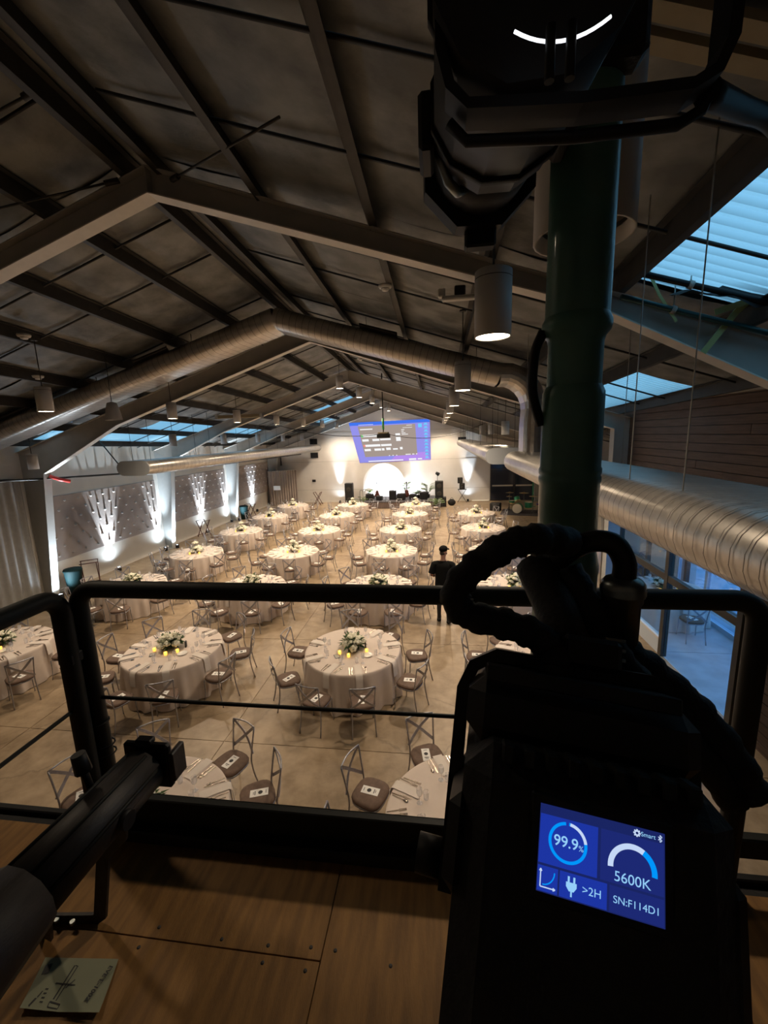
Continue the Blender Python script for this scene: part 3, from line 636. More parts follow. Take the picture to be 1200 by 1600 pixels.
# brace rods near the camera
for a, b, lab in (((-1.25, 3.75, 7.55), (-2.95, 4.95, 7.72), 'thin diagonal brace rod right of the ridge purlins'), ((-5.9, 4.35, 7.35), (-3.6, 4.95, 7.78), 'brace rod running to the left edge below the ridge'), ((-4.6, 3.9, 7.9), (-3.55, 3.95, 8.05), 'short brace rod left of the ridge purlins')):
    a = V(a); b = V(b); a.z = min(a.z, rz(a.x, a.y)-.12); b.z = min(b.z, rz(b.x, b.y)-.12); o = (a+b)/2
    t = thing('brace_rod', lab, 'rod', o); MB().cyl(a-o, b-o, .012, n=6).build('rod', m_purlin, t); MB().cyl(b-o-(b-a).normalized()*.16, b-o, .03, n=6).build('end_clevis', m_purlin, t)
t = thing('roof_batten', 'pale double batten on the roof above the upright yoke', 'batten', (1.6, 2.55, rz(1.6, 2.55)-.10))
for q in (-.10, .06): MB().tube([(-1.1, q, .3575), (1.6, q, -.52)], 1, prof=[(-.05, -.02), (.05, -.02), (.05, .02), (-.05, .02)], upv=(0, 0, 1), smooth=False).build('batten', m_batten, t)
# conduits and straps under the bright roof panel
for (a, b, r, m, nm, lab) in (((1.95, 4.72, 6.30), (3.9, 4.72, 5.72), .030, m_black, 'conduit', 'black pipe slanting under the bright roof panel, upper'), ((1.86, 4.86, 6.13), (3.9, 4.86, 5.50), .028, m_teal, 'conduit', 'teal pipe slanting under the bright roof panel, lower')):
    a = V(a); b = V(b); o = (a+b)/2; t = thing(nm, lab, 'pipe', o); MB().cyl(a-o, b-o, r, n=8).build('pipe_length', m, t)
    for q in (.25, .7): c = a.lerp(b, q); MB().cyl(c-o-(b-a).normalized()*.02, c-o+(b-a).normalized()*.02, r+.012, n=8).build('clamp', m_steel, t); MB().cyl(c-o, V((c.x, c.y, rz(c.x, c.y)))-o, .006, n=5).build('drop_rod', m_steel, t)
t = thing('ratchet_strap', 'pale yellow-green ratchet strap tied around the right of the nearest frame', 'strap', (2.9, 4.88, 5.9)); o = V(t.location)
fl2 = [(-.03, -.003), (.03, -.003), (.03, .003), (-.03, .003)]
MB().tube(rel((2.72, 4.92, 5.55), (2.98, 4.9, 5.92), (3.15, 4.9, 6.08)), 1, prof=fl2, upv=(0, 1, 0), smooth=False).build('strap_band', m_strap, t)
MB().tube(rel((2.78, 4.9, 5.93), (3.1, 4.88, 6.02), (3.42, 4.88, 6.1)), 1, prof=fl2, upv=(0, 1, 0), smooth=False).build('strap_band', m_strap, t)
MB().tube(rel((2.05, 4.85, 6.45), (2.22, 4.85, 6.12), (2.42, 4.88, 5.86)), 1, prof=[(-.014, -.003), (.014, -.003), (.014, .003), (-.014, .003)], upv=(0, 1, 0), smooth=False).build('strap_tail', m_strap, t)
MB().tube(rel((3.22, 4.9, 5.86), (3.30, 4.9, 5.84), (3.30, 4.9, 5.92), (3.25, 4.9, 5.96)), .012, 6).build('hook', m_steel, t)
t = thing('loose_insulation', 'dark torn insulation sagging beside the bright roof panel at right', 'insulation', (3.55, 4.75, 6.0))
MB().grid(16, 8, lambda a, b: V((-1.35+1.9*a+.03*sin(9*b), -.02+.16*b-.05*sin(7*a), (.02+.44*a)*(b)+(.02-.30*a)*(1-b)+.035*sin(13*a+2*b)+.025*sin(29*a)-.05)), True).build('blanket_flap', m_blackm, t); t.location.z += .10; t.location.x += .12
# projector on its pole
t = thing('projector', 'projector hanging on a green-taped pole in front of the projected image', 'projector', (-2.28, 17.6, 4.72)); 
MB().bbox(-.26, .26, -.20, .20, 0, .17, .02).build('case', m_blackm, t); MB().bbox(-.22, .22, -.18, .16, .17, .24, .015).build('cradle', m_batten, t)
MB().cyl((0, 0, .24), (0, 0, rz(-2.28, 17.6)-4.75), .025, n=8).build('pole', m_purlin, t); MB().cyl((0, -.03, .35), (0, -.03, .80), .045, n=8).build('green_tape', emis('green_glow', (.08, .55, .18), .5) if False else mat('green_tape', (.10, .55, .15), .5), t)
MB().lathe((0, .2, .08), [(.05, -.0), (.05, .01)], 10).build('lens_ring', m_silver_ring, t)
t = thing('signal_cable', 'thin dark cable strung across the hall at projector height', 'cable', (-2.3, 17.6, 4.9)); o = V(t.location)
def sagl(a, b, s, n=14): a, b = V(a), V(b); return [a.lerp(b, i/n) - V((0, 0, s*4*(i/n)*(1-i/n))) for i in range(n+1)]
MB().tube([p-o for p in sagl((-6.9, 17.6, 5.42), (-2.5, 17.6, 4.86), .22)], .016, 5).build('left_span', m_purlin, t)
MB().tube([p-o for p in sagl((-2.05, 17.6, 4.86), (1.9, 17.6, 5.2), .35)], .012, 5).build('right_span', m_purlin, t)
t = thing('support_beam', 'short pale timber beam spanning between frames on the left', 'beam', (-7.6, 15.5, 5.72)); MB().bbox(-.9, 1.0, -.06, .06, -.06, .06, .01).build('timber', m_batten, t)
for q in (-.85, .95): MB().box(q-.05, q+.05, -.08, .08, -.08, .08).build('bracket', m_steel, t)

# ================================================================= TABLES, CHAIRS AND SETTINGS
me_top = MB().lathe((0, 0, 0), [(.001, .735), (.905, .735), (.905, .755), (.001, .755)], 48, smooth=False).mesh('tabletop', m_batten)
def leg_mesh(sx): 
    mb = MB(); mb.tube([(sx*.45, -.35, .735), (sx*.47, -.35, .02), (sx*.47, .35, .02), (sx*.45, .35, .735)], .014, 6); return mb.mesh('leg', m_black)
me_l1, me_l2 = leg_mesh(-1), leg_mesh(1)
def cloth_mesh(seed):
    rr = random.Random(seed); ph = [rr.uniform(0, 6.3) for _ in range(4)]; mb = MB()
    prof = [(.001, .762), (.5, .762), (.88, .762), (.908, .760), (.920, .748), (.925, .71), (.93, .62), (.938, .50), (.945, .36), (.952, .20), (.958, .08), (.96, .015)]
    amp = [0, 0, 0, 0, .0, .004, .010, .018, .025, .031, .036, .038]
    def rf(a, k, r): 
        w = sin(17*a+ph[0])+.55*sin(26*a+ph[1]+sin(3*a))+.5*sin(9*a+ph[2]); return r + amp[k]*w*.85
    mb.lathe((0, 0, 0), prof, 170, rf=rf); return mb.mesh('tablecloth', m_cloth)
CLOTHS = [cloth_mesh(i) for i in range(3)]
# chair: local +Y looks at the table
def bez(p, n=6):  # Catmull-Rom through points
    P = [V(q) for q in p]; P = [P[0]*2-P[1]] + P + [P[-1]*2-P[-2]]; out = []
    for i in range(1, len(P)-2):
        for k in range(n):
            t = k/n; a, b, c, d = P[i-1], P[i], P[i+1], P[i+2]
            out.append(.5*((2*b)+(c-a)*t+(2*a-5*b+4*c-d)*t*t+(3*b-a-3*c+d)*t*t*t))
    out.append(P[-2]); return out
cushion = MB()
def se(a, w, d, p=3.2): return (w*abs(cos(a))**(2/p)*(1 if cos(a) >= 0 else -1), d*abs(sin(a))**(2/p)*(1 if sin(a) >= 0 else -1))
def sehull(mb, prof, n=20):
    vs = []
    for (k, z) in prof:
        for i in range(n): x, y = se(2*pi*i/n, .215*k, .205*k); vs.append((x*(1+.04*y/.2), y, z))
    mb.add(vs, [(k*n+i, k*n+(i+1) % n, (k+1)*n+(i+1) % n, (k+1)*n+i) for k in range(len(prof)-1) for i in range(n)], True)
    o = len(mb.v)-n; mb.f.append(tuple(o+i for i in range(n))); mb.sm.append(True); mb.mi.append(mb.cur)
sehull(cushion, [(.90, .445), (1.0, .455), (1.02, .475), (.97, .497), (.82, .505), (.3, .508)]); me_cu = cushion.mesh('seat_cushion', m_cush)
sf = MB(); sehull(sf, [(.92, .425), (1.0, .427), (1.0, .444), (.9, .446)]); me_sf = sf.mesh('seat_frame', m_chair)
def fleg(s): return MB().tube(bez([(s*.19, .18, .43), (s*.185, .185, .25), (s*.195, .205, 0)], 3), [.013, .0125, .012, .011, .010, .009, .009], 6).mesh('leg', m_chair)
def rleg(s): return MB().tube(bez([(s*.195, -.27, 0), (s*.185, -.215, .25), (s*.18, -.20, .45), (s*.19, -.235, .68), (s*.205, -.275, .90)], 3), .0115, 6).mesh('rear_leg', m_chair)
me_fl = [fleg(-1), fleg(1)]; me_rl = [rleg(-1), rleg(1)]
me_tr = MB().tube([(-.205+.41*i/6, -.275-.035*sin(pi*i/6), .90+.004*sin(pi*i/6)) for i in range(7)], .011, 6).mesh('top_rail', m_chair)
bp_ = [(-.019, -.004), (.019, -.004), (.019, .004), (-.019, .004)]
def band(s): return MB().tube([(s*(-.19+.38*i/8), -.225-.05*(i/8)-.045*sin(pi*i/8), .52+.37*i/8) for i in range(9)], 1, prof=bp_, upv=(0, 1, .15), smooth=False).mesh('cross_band', m_chair)
me_cb = [band(-1), band(1)]
far = MB()
for s_ in (-1, 1):
    far.tube([(s_*.195, -.27, 0), (s_*.18, -.20, .45), (s_*.205, -.275, .90)], .0115, 4); far.tube([(s_*.19, .18, .43), (s_*.195, .205, 0)], .011, 4)
    far.tube([(s_*-.19, -.225, .52), (0, -.29, .70), (s_*.19, -.275, .89)], .0105, 4)
far.tube([(-.205, -.275, .90), (0, -.31, .905), (.205, -.275, .90)], .010, 4); me_far = far.mesh('frame', m_chair)
NEARP = [('seat_cushion', me_cu), ('seat_frame', me_sf), ('leg', me_fl[0]), ('leg', me_fl[1]), ('rear_leg', me_rl[0]), ('rear_leg', me_rl[1]), ('top_rail', me_tr), ('cross_band', me_cb[0]), ('cross_band', me_cb[1])]
FARP = [('seat_cushion', me_cu), ('frame', me_far)]
cm = MB(); cm.cur = 0; cm.box(-.055, .055, -.11, .11, 0, .003); cm.cur = 1
cm.add([(.028*cos(2*pi*i/12), .028*sin(2*pi*i/12)-.015, .0036) for i in range(12)], [tuple(range(12))]); cm.box(-.03, .03, .045, .055, .003, .0036); cm.box(-.02, .02, .065, .072, .003, .0036); cm.box(-.025, .025, -.085, -.078, .003, .0036)
me_card = cm.mesh('menu_card', [m_paper, m_ink])
nk = MB(); npth = [(.60, .768), (.75, .769), (.90, .769), (.932, .764), (.948, .74), (.957, .66), (.966, .55), (.972, .50)]
nvs = [];
for (r, z) in npth:
    for w in (-.062, .062): nvs.append((w, r, z))
nk.add(nvs, [(2*i, 2*i+1, 2*i+3, 2*i+2) for i in range(len(npth)-1)]); nk.add([(x, y-.004 if z > .75 else y+.004, z+.004) for x, y, z in nvs], [(2*i, 2*i+2, 2*i+3, 2*i+1) for i in range(len(npth)-1)], True)
me_nap = nk.mesh('napkin', m_napkin)
def cutl(kind):
    mb = MB(); mb.box(-.0045, .0045, -.10, .02, .001, .004)
    if kind == 'fork':
        mb.box(-.011, .011, .02, .05, .001, .004)
        for q in (-.009, -.003, .003, .009): mb.box(q-.0016, q+.0016, .05, .095, .001, .003)
    elif kind == 'knife': mb.add([(-.009, .02, .001), (.009, .02, .001), (.009, .09, .001), (-.003, .115, .001), (-.009, .02, .004), (.009, .02, .004), (.009, .09, .004), (-.003, .115, .004)], [(4, 5, 6, 7), (0, 3, 2, 1), (0, 1, 5, 4), (1, 2, 6, 5), (2, 3, 7, 6), (3, 0, 4, 7)])
    else: mb.blob((0, .05, .005), .03, 8, 5, sq=(.55, 1, .15))
    return mb.mesh(kind, m_silver)
me_ct = {k: cutl(k) for k in ('fork', 'knife', 'spoon')}
me_wine = MB().lathe((0, 0, 0), [(.034, .001), (.033, .003), (.005, .006), (.004, .08), (.025, .10), (.036, .13), (.033, .19)], 12, cap0=True).mesh('wine_glass', m_glassware)
me_water = MB().lathe((0, 0, 0), [(.028, .001), (.032, .05), (.034, .10)], 10, cap0=True).mesh('tumbler', m_glassware)
me_vot = MB().lathe((0, 0, 0), [(.026, .001), (.032, .03), (.033, .065), (.029, .065), (.027, .03), (.001, .025)], 12, cap0=True).mesh('glass_cup', m_votive)
me_flm = MB().blob((0, 0, .045), .014, 6, 5, sq=(1, 1, 1.4)).mesh('flame', m_flame)
me_plate = MB().lathe((0, 0, 0), [(.05, .001), (.085, .012), (.095, .016), (.09, .018), (.05, .006), (.001, .005)], 24, cap0=True).mesh('plate', mat('china', (.78, .76, .72), .2))
# flower centrepiece
def rose_mesh(seed):
    r_ = random.Random(seed); mb = MB(); mb.blob((0, 0, .01), .026, 8, 6, .05, r_)
    for ring, (rr, zz, sz) in enumerate(((.022, .004, .020), (.032, -.006, .024))):
        for i in range(5+ring): a = 2*pi*i/(5+ring)+ring*.5; mb.blob((rr*cos(a), rr*sin(a), zz), sz, 6, 4, .08, r_, (1, 1, .9))
    return mb.mesh('rose', m_rose)
ROSES = [rose_mesh(i) for i in range(3)]
def foliage_mesh(seed, n, R0):
    r_ = random.Random(seed); mb = MB()
    for i in range(n):
        a = r_.uniform(0, 2*pi); el = r_.uniform(-.25, 1.1); d = V((cos(a)*cos(el), sin(a)*cos(el)*1.0, sin(el)*.75)); L = r_.uniform(.6, 1.0)*R0
        s = V((-sin(a), cos(a), 0))*r_.uniform(.012, .024)+V((0, 0, r_.uniform(-.006, .006))); b = d*L*.45+V((0, 0, .07)); t_ = d*L+V((0, 0, .07+r_.uniform(-.03, .02))); m_ = (b+t_)/2+V((0, 0, .012))
        mb.add([b, m_+s, t_, m_-s], [(0, 1, 2, 3)])
    return mb.mesh('foliage', m_leaf)
FOL = [foliage_mesh(1, 170, .235), foliage_mesh(2, 170, .225)]; FOLF = foliage_mesh(3, 90, .22)
me_bowl = MB().lathe((0, 0, 0), [(.06, 0), (.075, .01), (.095, .05), (.10, .08), (.09, .08), (.001, .06)], 18, cap0=True).mesh('vase', m_vase)
HOUR = ['twelve', 'one', 'two', 'three', 'four', 'five', 'six', 'seven', 'eight', 'nine', 'ten', 'eleven']
def clock(a): return HOUR[round((90-a)/30) % 12]
ROWN = {0: 'nearest', 1: 'first', 2: 'second', 3: 'third', 4: 'fourth', 5: 'fifth', 6: 'sixth'}
COLN = {1: 'far-left row', 2: 'left-centre row', 3: 'centre row', 4: 'right row', 5: 'side room'}
TAB = {(2, 1): (-5.31, 7.12), (3, 1): (-1.68, 7.32), (1, 1): (-9.13, 6.94), (2, 2): (-5.28, 10.67), (3, 2): (-1.68, 10.84), (1, 2): (-9.01, 10.64), (1, 3): (-8.98, 13.99), (1, 4): (-8.98, 17.56), (1, 5): (-9.03, 21.05),
       (1, 6): (-9.0, 24.53), (2, 3): (-5.31, 14.18), (2, 4): (-5.33, 17.68), (2, 5): (-5.38, 21.23), (2, 6): (-5.18, 24.5), (3, 3): (-1.7, 14.37), (3, 4): (-1.69, 17.82), (3, 5): (-1.52, 21.43), (3, 6): (-1.39, 24.38),
       (4, 3): (1.96, 14.46), (4, 4): (1.9, 18.09), (4, 5): (1.89, 21.46), (4, 1): (1.96, 7.36), (4, 2): (1.97, 10.96), (2, 0): (-3.28, 3.5), (3, 0): (.31, 3.86), (5, 2): (5.68, 10.9), (5, 3): (5.75, 15.2)}
ANG = {(3, 1): [165, -149, -108, -72, -26, 17, 62, 104], (2, 1): [-146, -101, -64, -20, 18, 59, 100, 140, 178], (2, 0): [70, 34, 120, 159, -6, -50, -100, -150], (3, 0): [157, 113, 75, 35, -5, -45, -90, -135, -170],
       (5, 2): [-90, 90], (5, 3): [-100, -60, -140, 60, 100, 140]}
cutstuff = {}
nf = 0
for key in sorted(TAB, key=lambda k: (k[1], k[0])):
    c, r = key; cx, cy = TAB[key]; nm = ('%s table of the %s' % (ROWN[r], COLN[c])) if c < 5 else ('%s table behind the glass wall' % ('nearer' if r == 2 else 'farther'))
    t = obj('round_table', None, None, (cx, cy, 0), 0, label='round banquet table, %s' % nm, category='table', group='round banquet tables')
    obj('tabletop', me_top, t); obj('leg', me_l1, t); obj('leg', me_l2, t)
    obj('tablecloth', CLOTHS[(c+r) % 3], None, (cx, cy, 0), RND.uniform(0, 6), label='floor-length linen cloth on the %s' % nm, category='tablecloth', group='linen tablecloths')
    near = r <= 2; ph0 = RND.uniform(-8, 8)
    angs = ANG.get(key) or [a+ph0+RND.uniform(-4, 4) for a in (-150, -110, -70, -30, 10, 50, 90, 130, 170)]
    used = set()
    for a in angs:
        ck = clock(a); ar = R_(a); rr = 1.235 + RND.uniform(-.01, .06); rzz = ar+pi/2+RND.uniform(-.10, .10)
        x, y = cx+rr*cos(ar), cy+rr*sin(ar)
        if c == 5 and r == 2: rr = 1.2
        o = obj('cross_back_chair', None, None, (x, y, 0), rzz, label="pewter brown-cushioned chair, %s o'clock at %s" % (ck, nm), category='chair', group='cross-back chairs')
        for pn, pm in (NEARP if r <= 3 else FARP): obj(pn, pm, o)
        obj('menu_card', me_card, None, (x+RND.uniform(-.02, .02), y+RND.uniform(-.02, .02), .5085), rzz+RND.uniform(-.5, .5), label="white card on the %s o'clock chair at %s" % (ck, nm), category='card', group='menu cards on chair seats')
        # setting
        ra = ar-pi/2
        obj('napkin', me_nap, None, (cx, cy, .0), ra, label="napkin draped over the edge, %s o'clock at %s" % (ck, nm), category='napkin', group='napkins on the tables')
        def at(w, rad, z=.7625): p = Matrix.Rotation(ra, 3, 'Z') @ V((w, rad, 0)); return (cx+p.x, cy+p.y, z)
        if near and c < 5:
            for nmn, mk, w, rad in (('fork', 'fork', .105, .78), ('salad_fork', 'fork', .145, .77), ('knife', 'knife', -.105, .78), ('spoon', 'spoon', -.145, .77)):
                nf += 1
                o = obj(nmn, me_ct[mk], None, at(w+RND.uniform(-.008, .008), rad+RND.uniform(-.015, .015)), ra+pi+RND.uniform(-.12, .12),
                    label="metal %s beside the %s o'clock napkin at %s" % (nmn.replace('_', ' '), ck, nm), category='cutlery', group='%ss on the near tables' % nmn.replace('_', ' ')); o.scale = (1.25, 1.15, 1.2)
        else: cutstuff.setdefault(key, []).append(ra)
        obj('wine_glass', me_wine, None, at(-.10+RND.uniform(-.02, .02), .56), 0, label="wine glass inside the %s o'clock setting at %s" % (ck, nm), category='glass', group='wine glasses')
        if near and c < 5: obj('tumbler', me_water, None, at(-.02+RND.uniform(-.02, .02), .52), 0, label="water tumbler inside the %s o'clock setting at %s" % (ck, nm), category='glass', group='water tumblers')
    if key in cutstuff:
        mb = MB()
        for ra in cutstuff[key]:
            for w in (.105, .145, -.105, -.145):
                Mx = Matrix.Translation((cx, cy, 0)) @ Matrix.Rotation(ra, 4, 'Z') @ Matrix.Translation((w, 0, 0)); mb.box(-.007, .007, .68, .88, .763, .767, Mx)
        mb.build('cutlery', m_silver, None, kind='stuff', label='scattered cutlery laid around the %s' % nm, category='cutlery', group='cutlery on the far tables')
    # centrepiece
    dx, dy = RND.uniform(-.05, .05), RND.uniform(-.03, .05)
    f = obj('flower_centrepiece', None, None, (cx+dx, cy+dy, .7625), RND.uniform(0, 6), label='cream roses and greenery in a low bowl, %s' % nm, category='flowers', group='rose centrepieces'); f.scale = (1.4, 1.4, 1.45 if near else 1.25)
    obj('vase', me_bowl, f); obj('foliage', FOL[(c+r) % 2] if near else FOLF, f)
    rq = random.Random(c*10+r); n_ = 14 if near else 8
    for i in range(n_):
        a = 2.4*i; q = math.sqrt((i+.5)/n_); o = obj('rose', ROSES[i % 3], f, (q*.15*cos(a), q*.15*sin(a), .07+.12*(1-q*q)+rq.uniform(-.01, .02)))
        s = (1.05 if near else 1.45)*rq.uniform(.8, 1.15); o.scale = (s, s, s); o.rotation_euler = (rq.uniform(-.5, .5), rq.uniform(-.5, .5), a)
    if not near:
        o = obj('rose', ROSES[0], f, (-.03, 0, .30)); o.scale = (1.6, 1.6, 1.6); obj('stem', MB().cyl((-.03, 0, .1), (-.03, 0, .29), .006, n=5).mesh('stem', m_leaf), f)
    for i, a in enumerate((-140, -85, -30) if near else (-120, -40)):
        a = R_(a+RND.uniform(-12, 12)); o = obj('votive_candle', None, None, (cx+dx+.30*cos(a), cy+dy+.30*sin(a), .7625), 0, label="glowing amber votive %s of the flowers, %s" % (['left', 'front', 'right'][i] if near else ['left', 'right'][i], nm), category='candle', group='amber votive candles')
        obj('glass_cup', me_vot, o); obj('flame', me_flm, o)
    if near:
        obj('side_plate', me_plate, None, (cx+.33, cy-.22, .7625), 0, label='small white plate right of flowers, %s' % nm, category='plate', group='white side plates')
        fr = obj('framed_sign', None, None, (cx-.24, cy-.30, .7625), .5, label='small framed sign left of flowers, %s' % nm, category='sign', group='framed table signs')
        MB().bbox(-.055, .055, -.075, .075, 0, .008, .003).build('sign_frame', m_vase, fr); MB().box(-.042, .042, -.06, .06, .008, .0095).build('sign_card', m_steel, fr)
        for (w_, h_) in ((.0, .0),): obj('table_number', MB().box(-.012, .012, -.035, .035, 0, .12).mesh('table_number', m_ink), None, (cx+.24, cy+.05, .7625), .3, label='dark upright marker beside flowers, %s' % nm, category='marker', group='upright table markers')

# ================================================================= ALONG THE WALLS
def tray_stand(x, y, rz_, label, s=1.0):
    t = thing('tray_stand', label, 'stand', (x, y, 0), rz_, group='folding tray stands')
    for q in (-.22, .22):
        MB().tube([(q, -.24, 0), (q, .22, .80)], 1, prof=[(-.018, -.011), (.018, -.011), (.018, .011), (-.018, .011)], upv=(1, 0, 0), smooth=False).build('leg', m_tray, t)
        MB().tube([(q*.88, .24, 0), (q*.88, -.22, .80)], 1, prof=[(-.018, -.011), (.018, -.011), (.018, .011), (-.018, .011)], upv=(1, 0, 0), smooth=False).build('leg', m_tray, t)
    for (yy, z) in ((.22, .80), (-.22, .80), (-.20, .10), (.20, .10)): MB().cyl((-.24, yy, z), (.24, yy, z), .014, n=6).build('rail', m_tray, t)
    t.scale = (s, s, s)
tray_stand(-11.95, 12.35, .7, 'red-brown folding tray stand by the nearest quilted panel', 1.1); tray_stand(-12.0, 19.55, 1.2, 'dark folding tray stand under the middle quilted panel', 1.05)
tray_stand(-11.8, 24.6, 1.3, 'dark folding tray stand past the third left column', 1.05); tray_stand(-8.75, 29.2, 1.57, 'thin folded tray stand against the far wall right of the curtain', 1.15)
for x, y, lab in ((-12.02, 11.75, 'dark green waste bin beside the nearest left column'), (-12.0, 24.1, 'dark green waste bin beside the third left column')):
    t = thing('waste_bin', lab, 'bin', (x, y, 0), group='green waste bins'); MB().lathe((0, 0, 0), [(.20, 0), (.25, .74), (.27, .75), (.27, .79)], 18, cap0=True).build('bin_body', m_bin, t); MB().lathe((0, 0, 0), [(.262, .79), (.25, .83), (.001, .86)], 18).build('lid', m_bin, t)
def speaker(x, y, z, w, d, h, label, rzz=0, grp=None):
    t = thing('speaker', label, 'speaker', (x, y, z), rzz, group=grp); MB().bbox(-w/2, w/2, -d/2, d/2, 0, h, .02).build('cabinet', m_black, t); MB().bbox(-w/2+.02, w/2-.02, -d/2-.02, -d/2+.01, .03, h-.03, .008).build('grille', m_blackm, t)
    for q in (.25, .72): MB().lathe((0, 0, 0), [(min(w, h)*.3, 0), (min(w, h)*.28, .006), (.02, .004)], 14, smooth=True).build('cone', m_purlin, t).matrix_local = Matrix.Translation((0, -d/2-.021, h*q)) @ Matrix.Rotation(pi/2, 4, 'X')
    return t
speaker(-6.4, 29.2, 0, .55, .5, 1.55, 'tall black speaker tower left of the stage', grp='speakers')
speaker(.10, 28.1, 0, .78, .6, .62, 'black subwoofer at the base of the right speaker stack', grp='speakers'); speaker(.02, 28.1, .62, .55, .5, 1.1, 'tall black speaker on the subwoofer right of the stage', grp='speakers')
speaker(1.62, 29.55, .95, .36, .35, .42, 'small black speaker box on a crossed stand right of the stage, lower', grp='speakers'); speaker(1.48, 29.55, 1.37, .34, .33, .40, 'small black speaker box on a crossed stand right of the stage, upper', grp='speakers')
t = thing('keyboard_stand', 'black crossed metal stand under the small speaker boxes', 'stand', (1.62, 29.55, 0))
for q in (-1, 1):
    MB().cyl((-.32*q, 0, 0), (.28*q, 0, .93), .018, n=6).build('leg', m_black, t)
MB().box(-.3, .3, -.15, .15, .92, .95).build('shelf', m_black, t)
t = thing('gear_bag', 'rounded black gear bag leaning beside the right speaker stack', 'bag', (.86, 28.3, 0)); MB().blob((0, 0, .22), .27, 12, 8, .03, sq=(1, .6, .85)).build('bag_body', m_blackm, t); MB().tube(bez([(-.12, 0, .42), (0, 0, .55), (.12, 0, .42)], 5), .012, 6).build('handle', m_black, t)
t = thing('moving_light', 'black clamp light on a thin stand behind the right speaker stack', 'light', (-.1, 29.6, 0)); MB().cyl((0, 0, 0), (0, 0, 2.0), .018, n=6).build('stand_pole', m_black, t); MB().cyl((-.08, 0, 2.12), (.10, -.1, 2.02), .10, .13, n=12).build('head', m_black, t)
MB().lathe((0, 0, 0), [(.25, 0), (.25, .03), (.03, .05)], 12, cap0=True).build('base', m_black, t)
t = thing('floor_strip', 'pale floor strip along the far wall by the right uplight', 'strip', (2.9, YFAR-.15, 0)); MB().bbox(-.55, .65, -.08, .08, 0, .05, .01).build('strip_body', m_paper, t)
for x, lab in ((-.9, 'pale cable cover'),): pass
# ---- stage
t = thing('stage', 'low dark stage with a pleated brown skirt at the far wall', 'stage', (-2.65, 28.6, 0))
MB().bbox(-2.4, 2.4, -1.3, 1.3, .40, .47, .01).build('deck', m_stagetop, t)
MB().grid(150, 1, lambda a, b: (-2.38+4.76*a, -1.28-.018*sin(a*2*pi*38), .40*(1-b)+.01), True).build('skirt', m_skirt, t)
for q in (-2.2, 0, 2.2): MB().cyl((q, -.9, 0), (q, -.9, .4), .03, n=6).build('leg', m_black, t); MB().cyl((q, .9, 0), (q, .9, .4), .03, n=6).build('leg', m_black, t)
t = thing('arch_backdrop', 'glowing white round-topped arch board standing on the stage', 'backdrop', (-3.95, 29.75, .47))
ap = [(-1.5, 0)] + [(-1.5*cos(pi*i/24), .9+1.5*sin(pi*i/24)) for i in range(25)] + [(1.5, 0)]; n = len(ap)
MB().add([(x, -.04, z) for x, z in ap] + [(x, .04, z) for x, z in ap], [tuple(range(n))[::-1], tuple(range(n, 2*n))] + [(i, (i+1) % n, n+(i+1) % n, n+i) for i in range(n)]).build('arch_panel', m_arch, t)
MB().box(-1.2, -1.1, .04, .5, 0, 1.2).build('brace', m_batten, t); MB().box(1.1, 1.2, .04, .5, 0, 1.2).build('brace', m_batten, t)
for x, y, z, d, p, lab in ((-4.55, 28.75, .47, (.10, 1, .75), 450, 'left'), (-3.3, 28.75, .47, (-.1, 1, .75), 450, 'centre'), (-2.0, 28.9, .47, (.2, 1, .5), 220, 'right')):
    u = thing('stage_light', 'bright %s floor spotlight on the stage aimed at the wall' % lab, 'light', (x, y, z), group='stage floor lights'); MB().cyl((0, -.08, .10), (0, .08, .16), .08, n=12).build('can', m_black, u)
    MB().box(-.1, .1, -.06, .06, 0, .03).build('foot', m_black, u); MB().cyl((0, .082, .161), (0, .084, .162), .07, n=12).build('lens', m_uplit, u); spot('stage_beam', u, (0, .12, .18), d, p, R_(115), .6, (.80, .90, 1.0), .05)
# gear on the stage
gear = [(-4.75, 28.2, .55, .40, .42), (-4.05, 28.0, .40, .35, .30), (-3.15, 28.3, .50, .40, .62), (-2.55, 28.0, .55, .40, .45), (-1.75, 28.1, .45, .40, .38), (-1.0, 28.2, .60, .4, .5)]
for k, (x, y, w, d, h) in enumerate(gear):
    t = thing('guitar_amp', 'black amplifier box on the stage, %s from the left' % ORD[k].replace('nearest', 'first'), 'amplifier', (x, y, .47), RND.uniform(-.3, .3), group='amplifiers on the stage')
    MB().bbox(-w/2, w/2, -d/2, d/2, 0, h, .02).build('cabinet', m_blackm, t); MB().bbox(-w/2+.03, w/2-.03, -d/2-.012, -d/2, .03, h-.1, .004).build('speaker_cloth', m_black, t); MB().tube([(-.08, 0, h-.005), (-.07, 0, h+.03), (.07, 0, h+.03), (.08, 0, h-.005)], .01, 5).build('handle', m_black, t)
for k, (x, y) in enumerate(((-4.5, 27.7), (-3.55, 27.6), (-2.75, 27.7), (-1.5, 27.6), (-.8, 27.8))):
    t = thing('microphone_stand', 'thin microphone stand at the stage front, %s from the left' % ORD[k].replace('nearest', 'first'), 'stand', (x, y, .47), RND.uniform(0, 3), group='microphone stands')
    MB().cyl((0, 0, 0), (0, 0, .95), .012, n=6).build('pole', m_black, t); MB().cyl((0, 0, .95), (.32, 0, 1.12), .009, n=6).build('boom', m_black, t); MB().cyl((.32, 0, 1.12), (.40, 0, 1.14), .022, n=8).build('microphone', m_silver_ring, t)
    for q in range(3): a = 2.1*q; MB().cyl((0, 0, .12), (.22*cos(a), .22*sin(a), .008), .008, n=5).build('leg', m_black, t)
